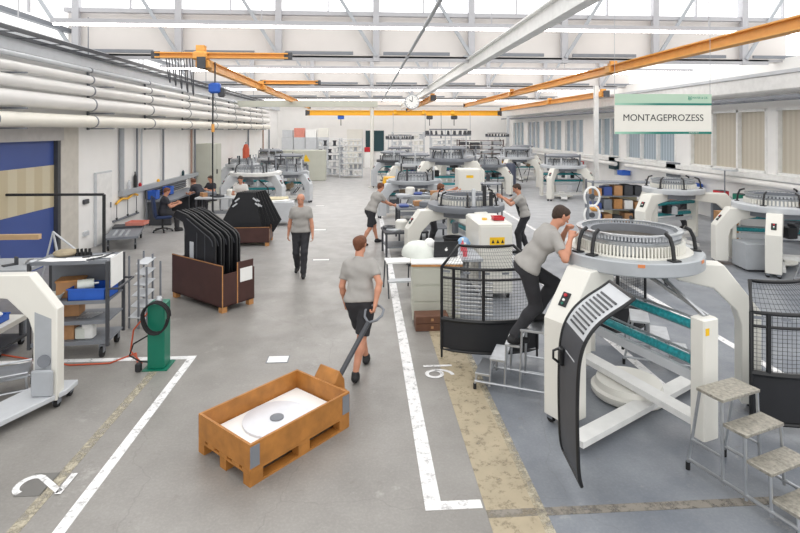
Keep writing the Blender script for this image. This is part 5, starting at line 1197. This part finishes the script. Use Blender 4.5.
rack('tall wire rack full of white rings in the far left background, right one', W(351, 165, 35.5).xy.to_3d(), 0, 1.5, .8, 2.6, 7, 'lgrey', 'spool', 2, group='white rings on the right far rack', im=('paper', 'paper', 'grey'), iname='ring_spool', ilabel='pale ring stored on the right far wire rack', rows=5)
rack('brown red rack of steel bars in the right background', W(480, 165, 36).xy.to_3d(), 0, 3.0, .8, 2.5, 9, 'brownply', 'box', 3, group='steel bars on the brown rack', im=('grey', 'lgrey', 'dgrey'), iname='steel_bar', ilabel='steel bar stack on the brown red rack', rows=4)
rack('white rack with small grey rings left of the brown rack', W(447, 165, 38).xy.to_3d(), 0, 2.3, .7, 2.6, 7, 'lgrey', 'spool', 4, group='rings on the white rack beside the brown one', im=('paper', 'lgrey'), iname='ring_spool', ilabel='pale ring on the white rack left of the brown rack', rows=6)
rack('white rack behind the machine near the teal opening', W(408, 165, 40).xy.to_3d(), 0, 2.4, .7, 3.0, 7, 'lgrey', 'spool', 5, group='rings on the white rack by the teal opening', im=('paper', 'lgrey', 'cream'), iname='ring_spool', ilabel='pale ring on the white rack by the teal opening', rows=6)
q = W(620, 190, 17.5)
rk = rack('open shelf with brown boxes by the right wall', (q.x, q.y, 0), -.1, 2.0, .7, 1.5, 4, 'mgrey', 'box', 6, group='boxes on the open shelf by the right wall', im=('card', 'card', 'dgrey', 'mgrey', 'paper', 'wood', 'navy'), iname='parts_box', ilabel='parts box on the open shelf by the right wall', rows=6)
t = thing('orange_tool', 'orange cap tool standing in front of the open shelf at right', 'tool', (6.3, 14.2, 0)); MB().lathe([(0, 0), (.12, 0), (.16, .9), (0, .95)], n=16).build('stand', 'grey', t); MB().sph((0, 0, 1.0), .13, 12, (1, 1, .7)).build('cap', 'orange', t)
# upright ring gauge (round wheels seen beside the main machine)
t = thing('yarn_wheel_stand', 'steel stand with two round white wheels behind the large machine', 'machine part', (4.0, 9.3, 0)); MB().cyl((0, 0, 0), (0, 0, 2.0), .03).build('pole', 'mgrey', t); MB().lathe([(0, 0), (.2, 0), (.2, .03), (0, .03)], n=20).build('base', 'dgrey', t)
for z in (1.95, 1.62):
    MB().tube([(.14*math.cos(a)+.08, 0, z+.17*math.sin(a)) for a in [i*PI/12 for i in range(24)]], .02, 8, True).build('wheel', 'paper', t)
    MB().tube([(.08, -.02, z), (.08, .02, z)], .05, 12).build('hub', 'dgrey', t)
q = G(655, 215); t = thing('beige_bin', 'beige tall waste container by the right wall', 'bin', (9.0, 18.2, 0)); MB().bx((-.45, -.35, 0), (.45, .35, 1.15), .03).build('container', mat('olive_bin', '#a29c82', .6), t); MB().bx((-.48, -.38, 1.15), (.48, .38, 1.2), .02).build('rim', 'dgrey', t)
# right wall bits
def YR(px):
    a = (px-400)/F; t = XR/(a*CY+SY); return t*(CY-a*SY)
for px, z, nm, lb, m in ((616, 1.2, 'wall_monitor', 'dark teal monitor on the right wall above the shelf', 'darkteal'), (676, 1.25, 'wall_box', 'dark control box on the white right wall behind the far arch machine', 'mgrey')):
    t = thing(nm, lb, 'wall fitting', (XR-.12, YR(px), z)); MB().bx((-.1, -.35, 0), (.1, .35, .6), .02).build('housing', m, t); MB().bx((.08, -.1, -.3), (.12, .1, .1)).build('bracket', 'lgrey', t)
for k, (px, z, m, lb) in enumerate(((630, 1.02, 'blue', 'blue bin on a bracket at the right wall beyond the shelf'), (701, .95, 'blue', 'blue tray on the right wall behind the arch machines'), (793, .9, 'blue', 'blue bin on the table at the right edge'))):
    t = thing('storage_bin', lb, 'bin', (XR-.3, YR(px), z)); open_bin(t, .4, .5, .22, m)
wb2 = thing('workbench', 'long pale workbench along the right wall', 'workbench', (XR-.45, 15.2, 0)); MB().bx((-.4, -4.2, .82), (.4, 5.0, .88)).build('bench_top', 'lgrey', wb2)
for y_ in (-4.1, -1, 2, 4.9): MB().bx((-.35, y_-.04, 0), (.35, y_+.04, .82)).build('leg', 'mgrey', wb2)
for k, (px, m, lb, c) in enumerate(((735, 'red', 'red box on a small stand on the right wall bench', 'box'), (756, 'green', 'green box beside the red one on the right wall bench', 'box'), (690, 'card', 'brown box on the right wall bench behind the arch machine', 'box'))):
    t = thing('parts_box', lb, c, (XR-.5, YR(px), .881)); MB().bx((-.15, -.2, 0), (.15, .2, .22), .01).build('box_body', m, t); MB().bx((-.14, -.19, .22), (.14, .19, .23)).build('lid', 'dgrey', t)
ls = thing('desk_lamp', 'white bench lamp with a flat head by the right wall bench', 'lamp', (XR-.6, YR(742), .881)); MB().cyl((0, 0, 0), (0, 0, .95), .02).build('pole', 'mgrey', ls); MB().bx((-.12, -.5, .93), (.12, .5, .98), .01).build('lamp_head', 'lgrey', ls); MB().lathe([(0, 0), (.12, 0), (.12, .03), (0, .03)], n=16).build('base', 'mgrey', ls)
q = G(592, 200); fe = thing('fire_extinguisher', 'red fire extinguisher cabinet post on the right of the far machines', 'extinguisher', (XR-.35, YR(588), 0)); MB().cyl((0, 0, .8), (0, 0, 1.4), .11, n=16).build('cylinder', 'red', fe); MB().cyl((0, 0, 1.4), (0, 0, 1.5), .04).build('valve', 'ink', fe); MB().bx((-.1, -.2, 0), (.25, .2, .8)).build('stand', 'dgrey', fe)
fc = thing('filing_cabinet', 'pale grey machine cabinet with dark top beside the fire extinguisher', 'cabinet', (XR-1.6, YR(598)-.8, 0)); MB().bx((-.3, -.3, 0), (.3, .3, 1.5), .02).build('carcass', 'lgrey', fc); MB().bx((-.28, -.32, .9), (.28, -.3, 1.4)).build('vent', 'mgrey', fc)
# grey box in front of right machine, folding tray
t = thing('steel_box', 'plain grey box at the foot of the right machine with teal rollers', 'box', (8.85, 11.45, 0), -.15); MB().bx((-.38, -.3, .05), (.38, .3, .62), .01).build('box_body', 'grey', t); MB().bx((-.3, -.25, 0), (.3, .25, .05)).build('plinth', 'dgrey', t)
# distant yellow panel, blue box, red cylinder on left
q = W(498, 168, 29.5); t = thing('signal_cart', 'yellow square panel cart far back right of the aisle', 'cart', (q.x, q.y, 0)); MB().bx((-.42, -.1, 1.0), (.42, .1, 1.5), .04).build('panel', 'yellow', t)
for sx in (-.5, .5): MB().bx((sx-.03, -.2, 0), (sx+.03, .2, 1.0)).build('leg', 'mgrey', t)
for z in (.3, .6): MB().bx((-.5, -.2, z), (.5, .2, z+.03)).build('shelf', 'mgrey', t)
q = W(470, 180, 27); t = thing('blue_canister', 'dark blue drum beside the yellow panel', 'drum', (7.4, 26.6, 0)); MB().lathe([(0, 0), (.28, 0), (.28, 1.3), (.22, 1.45), (0, 1.5)], n=24).build('drum_body', mat('slate_blue', '#4b5163', .5), t)
q = W(391, 180, 22.6); t = thing('yellow_guard_box', 'yellow guard box beside the aisle on the right', 'box', (q.x, q.y, 0)); MB().at((0, 0, 0)).prism([(-.4, .75), (.35, .75), (.5, 1.15), (-.3, 1.15)], -.3, .3, 'y').build('cover', 'yellow', t); MB().bx((-.35, -.25, 0), (.35, .25, .75)).build('pedestal', 'dgrey', t)
t = thing('gas_bottle', 'orange red cylinder against the left wall far back', 'cylinder', (-6.5, 29.5, 0)); MB().lathe([(0, 0), (.18, 0), (.18, 2.1), (.1, 2.35), (0, 2.4)], n=20).build('bottle_body', mat('orange_red', '#c8573a', .5), t); MB().cyl((0, 0, 2.38), (0, 0, 2.5), .04).build('valve', 'steel', t)
q = W(300, 150, 33); t = thing('partition_wall', 'low grey green machine housing with a yellow triangle far left', 'cabinet', (q.x-.2, 33.5, 0)); MB().bx((-2.2, -.4, 0), (1.8, .4, 1.9), .03).build('housing', 'creamdark', t); MB().prism([(.35, 1.2), (.85, 1.2), (.6, 1.65)], -.42, -.4, 'y').build('warning_sign', 'ylabel', t)
for k in range(4):
    q = W(286+k*12, 140, 39); t = thing('carton_stack', 'pale stack of cartons on the far shelf, %s' % ['leftmost', 'second from left', 'third from left', 'rightmost'][k], 'box', (q.x, 40.5, 0)); MB().bx((-.42, -.4, 0), (.42, .4, 2.6), .01).build('lower_boxes', 'lgrey', t); MB().bx((-.38, -.35, 2.6), (.38, .35, 3.15+.15*(k % 2)), .01).build('upper_box', ['lgrey', 'salmon', 'paper', 'cream'][k], t)

steps('short steel steps at the foot of the right edge machine with teal rollers', (8.85, 10.15, 0), math.radians(-20), n=2, w=.45, run=.25, rise=.22, tread='steel')
t = thing('carton', 'upright brown carton between the two cream machines on the right', 'box', (9.3, 13.1, .0)); MB().bx((-.2, -.2, 0), (.2, .2, 1.05), .004).build('carton_body', 'card', t); MB().bx((-.03, -.203, .1), (.03, -.2, .95)).build('tape', 'wood', t)
t = thing('red_barrier', 'small red block in front of the dark teal opening in the far wall', 'block', (.25, YE-.5, 0)); MB().bx((-.3, -.2, 0), (.3, .2, 1.3)).build('stand', 'paper', t); MB().bx((-.3, -.2, 1.3), (.3, .2, 1.7), .03).build('block_body', 'red', t)
def hung(lb, px, d, z0, z1, m): 
    q = W(px, 120, d); t = thing('hanging_cable', lb, 'cable', (q.x, q.y, 0)); MB().tube([(0, 0, z1), (.02, 0, (z0+z1)/2), (0, 0, z0)], .018, 6).build('cable', m, t); MB().bx((-.05, -.05, z0-.2), (.05, .05, z0), .01).build('socket_box', m, t)
for k, (px, lb) in enumerate(((393, 'white hanging cable left of the clock'), (425, 'hanging cable right of the clock'), (441, 'hanging cable over the white ring rack'), (470, 'hanging cable over the brown rack'))): hung(lb, px, 41.5, 2.9-.1*k, 4.5, ['grey', 'mgrey', 'dgrey', 'grey'][k])
for k, (px, py, d, hh, m, lb) in enumerate(((508, 120, 40, 4.2, 'lgrey', 'grey steel column on the far right by the windows'), (596, 120, 24.6, 5.2, 'white', 'white slim column in front of the right wall windows'))):
    q = W(px, py, d); t = thing('steel_column', lb, 'column', (q.x, q.y, 0)); MB().bx((-.09, -.09, 0), (.09, .09, hh)).build('post', m, t); MB().bx((-.16, -.16, 0), (.16, .16, .03)).build('base_plate', m, t)
# ------------------------------------------------------------------ people of the scene
q = G(301, 274)
person('bald man in grey t-shirt and black trousers walking toward the camera', (q.x, q.y, 0), PI, (0, 0, .95), (0, .02, 1.49), (0, 1, -.05), ((-.27, .10, .82), (.28, -.02, .84)),
       ((-.08, .26, .09), (.10, -.20, .13)), fdirs=((-.1, 1, 0), (.1, 1, -.2)), bald=True, belly=.008, h=.014, s=1.03, elbow=((-.5, -.6, -.3), (.5, -.6, -.3)))
q = G(361, 372)
px_ = Vector((q.x, q.y, 0)); rzp = math.radians(-2); MP = Matrix.Translation(px_) @ Matrix.Rotation(rzp, 4, 'Z')
hl = MP.inverted() @ Vector((.13, 6.70, .95))
person('man in grey t-shirt and dark shorts pulling the pallet jack', px_, rzp, (0, -.02, .95), (-.03, .10, 1.47), (.55, 1, .0), ((-.22, .2, .85), tuple(hl)),
       ((.06, .25, .09), (-.06, -.30, .10)), fdirs=((.1, 1, 0), (.1, 1, -.1)), shorts=True, hair='hairr', h=.010, s=1.03, bottom='pants', shoulder_dir=(1, -.25, 0), elbow=((-.5, -.6, -.3), (.5, -.5, -.5)), curl=1.0)
q = G(372, 244)
person('young man in grey t-shirt and dark shorts leaning toward the parts table by the aisle', (q.x, q.y, 0), math.radians(-60), (0, -.05, .92), (0, .22, 1.42), (0, 1, -.25), ((-.15, .62, 1.05), (.18, .60, 1.05)),
       ((-.1, .22, .09), (.1, -.36, .12)), fdirs=((0, 1, 0), (0, 1, -.25)), shorts=True, hair='hairr', h=.014, curl=.7)
# leaning man on the steps; local +y maps to world +x
rzl = math.radians(-88); pos = Vector((1.93, 6.30, 0)); ML = Matrix.Translation(pos) @ Matrix.Rotation(rzl, 4, 'Z'); I = ML.inverted()
Lc = lambda v: tuple(I @ Vector(v))
person('dark haired man in grey t-shirt leaning over the large machine from the steps', pos, rzl,
       Lc((1.94, 6.29, 1.51)), Lc((2.27, 6.22, 1.99)), (0, 1, -.55), (Lc((2.45, 6.32, 1.93)), Lc((2.37, 5.98, 1.90))),
       (Lc((2.10, 6.40, .895)), Lc((1.77, 6.22, .695))), fdirs=((0, 1, 0), (0, 1, 0)), h=.009, s=1.04, curl=1.1, elbow=((-.5, .1, -.8), (.6, .1, -.7)), knee=((0, 1, .2), (0, 1, .2)), palms=((.4, .2, -1), (-.4, .2, -1)))
# man 2 behind the middle machine, arms out to the right
q = W(433, 225, 14.3)
person('fair man with outstretched arms working behind the middle machine', (q.x, q.y, 0), math.radians(-75), (0, -.08, .95), (0, .16, 1.44), (.2, 1, -.3), ((-.1, .66, 1.52), (.15, .68, 1.5)),
       ((-.12, .0, .09), (.12, -.15, .09)), h=.014, hair='hairr', s=1.02)
q = W(523, 246, 13.6)
person('young bearded man in grey shirt and dark bib overalls standing at the middle machine', (q.x, q.y, 0), math.radians(78), (0, -.05, .97), (0, .10, 1.50), (0, 1, -.45), ((-.16, .52, 1.42), (.16, .56, 1.42)),
       ((-.1, .10, .09), (.1, -.12, .09)), h=.014, s=1.05, bib=True)
# seated at left bench
person('man in dark work shirt sitting on the blue office chair at the left workbench', (-6.27, 16.84, 0), math.radians(-62), (0, .02, .60), (0, .10, 1.10), (0, 1, -.4), ((-.18, .45, .86), (.18, .45, .86)),
       ((-.12, .45, .09), (.14, .42, .09)), h=.016, top='darkjk', hair='hairr')
person('man in dark shirt seated at the bench in front of the electrical cabinet', (-5.8, 20.6, 0), math.radians(150), (0, .0, .62), (0, .06, 1.16), (0, 1, -.4), ((-.18, .40, .92), (.18, .40, .92)),
       ((-.12, .42, .09), (.14, .40, .09)), h=.016, top='darkjk', hair='hair')
t = thing('stool', 'round work stool under the man in front of the electrical cabinet', 'stool', (-5.8, 20.6, 0)); MB().cyl((0, 0, .46), (0, 0, .5), .18, n=20).build('seat', 'blackm', t); MB().cyl((0, 0, .05), (0, 0, .46), .03).build('column', 'steel', t); MB().lathe([(0, 0), (.22, 0), (.22, .03), (0, .05)], n=20).build('base', 'dgrey', t)
person('man with cropped hair bending over the bench at the left wall', (-5.85, 19.2, 0), math.radians(60), (0, -.1, .9), (0, .22, 1.2), (0, 1, -.6), ((-.15, .45, .9), (.15, .45, .9)),
       ((-.12, .0, .09), (.12, -.15, .09)), h=.016, top='darkjk', hair='hairr', s=.95)
q = W(237, 250, 16.6)
person('man in pale shirt standing behind the farther crate of black guards', (q.x, q.y+.6, 0), PI, (0, 0, .92), (0, .1, 1.42), (.1, 1, -.5), ((-.16, .42, 1.12), (.16, .42, 1.12)),
       ((-.1, .05, .09), (.1, -.05, .09)), h=.014, top='shirtw', s=.98)
person('crouching worker in dark clothes behind the far arch machine at the right wall', (10.3, 16.5, 0), math.radians(100), (0, -.1, .75), (0, .28, 1.15), (0, 1, -.5), ((-.2, .55, .95), (.2, .55, .95)),
       ((-.12, .1, .09), (.12, -.2, .09)), h=.016, top='darkjk', hair='hairr')
w = bpy.data.worlds.new('overcast'); sc.world = w; w.use_nodes = True
bg = w.node_tree.nodes['Background']; bg.inputs[0].default_value = (1.0, .995, .985, 1); bg.inputs[1].default_value = 1.38
def area(loc, size, sy, e, rot=(0, 0, 0), col=(1, .98, .95)):
    l = bpy.data.lights.new('skylight_lamp', 'AREA'); l.shape = 'RECTANGLE'; l.size = size; l.size_y = sy; l.energy = e; l.color = col
    o = bpy.data.objects.new('skylight_lamp', l); COL.objects.link(o); o.location = loc; o.rotation_euler = rot; return o
sc.view_settings.view_transform = 'Standard'; sc.view_settings.look = 'None'; sc.view_settings.exposure = 0.18
cd = bpy.data.cameras.new('camera'); cam = bpy.data.objects.new('camera', cd); COL.objects.link(cam)
cd.sensor_width = 36; cd.lens = F*36/800; cd.shift_x = 0; cd.shift_y = -(266.5-130)/800
cam.location = (0, 0, CAMH); cam.rotation_euler = (PI/2, 0, -YAW); cd.clip_end = 200; cd.clip_start = .05
sc.camera = cam
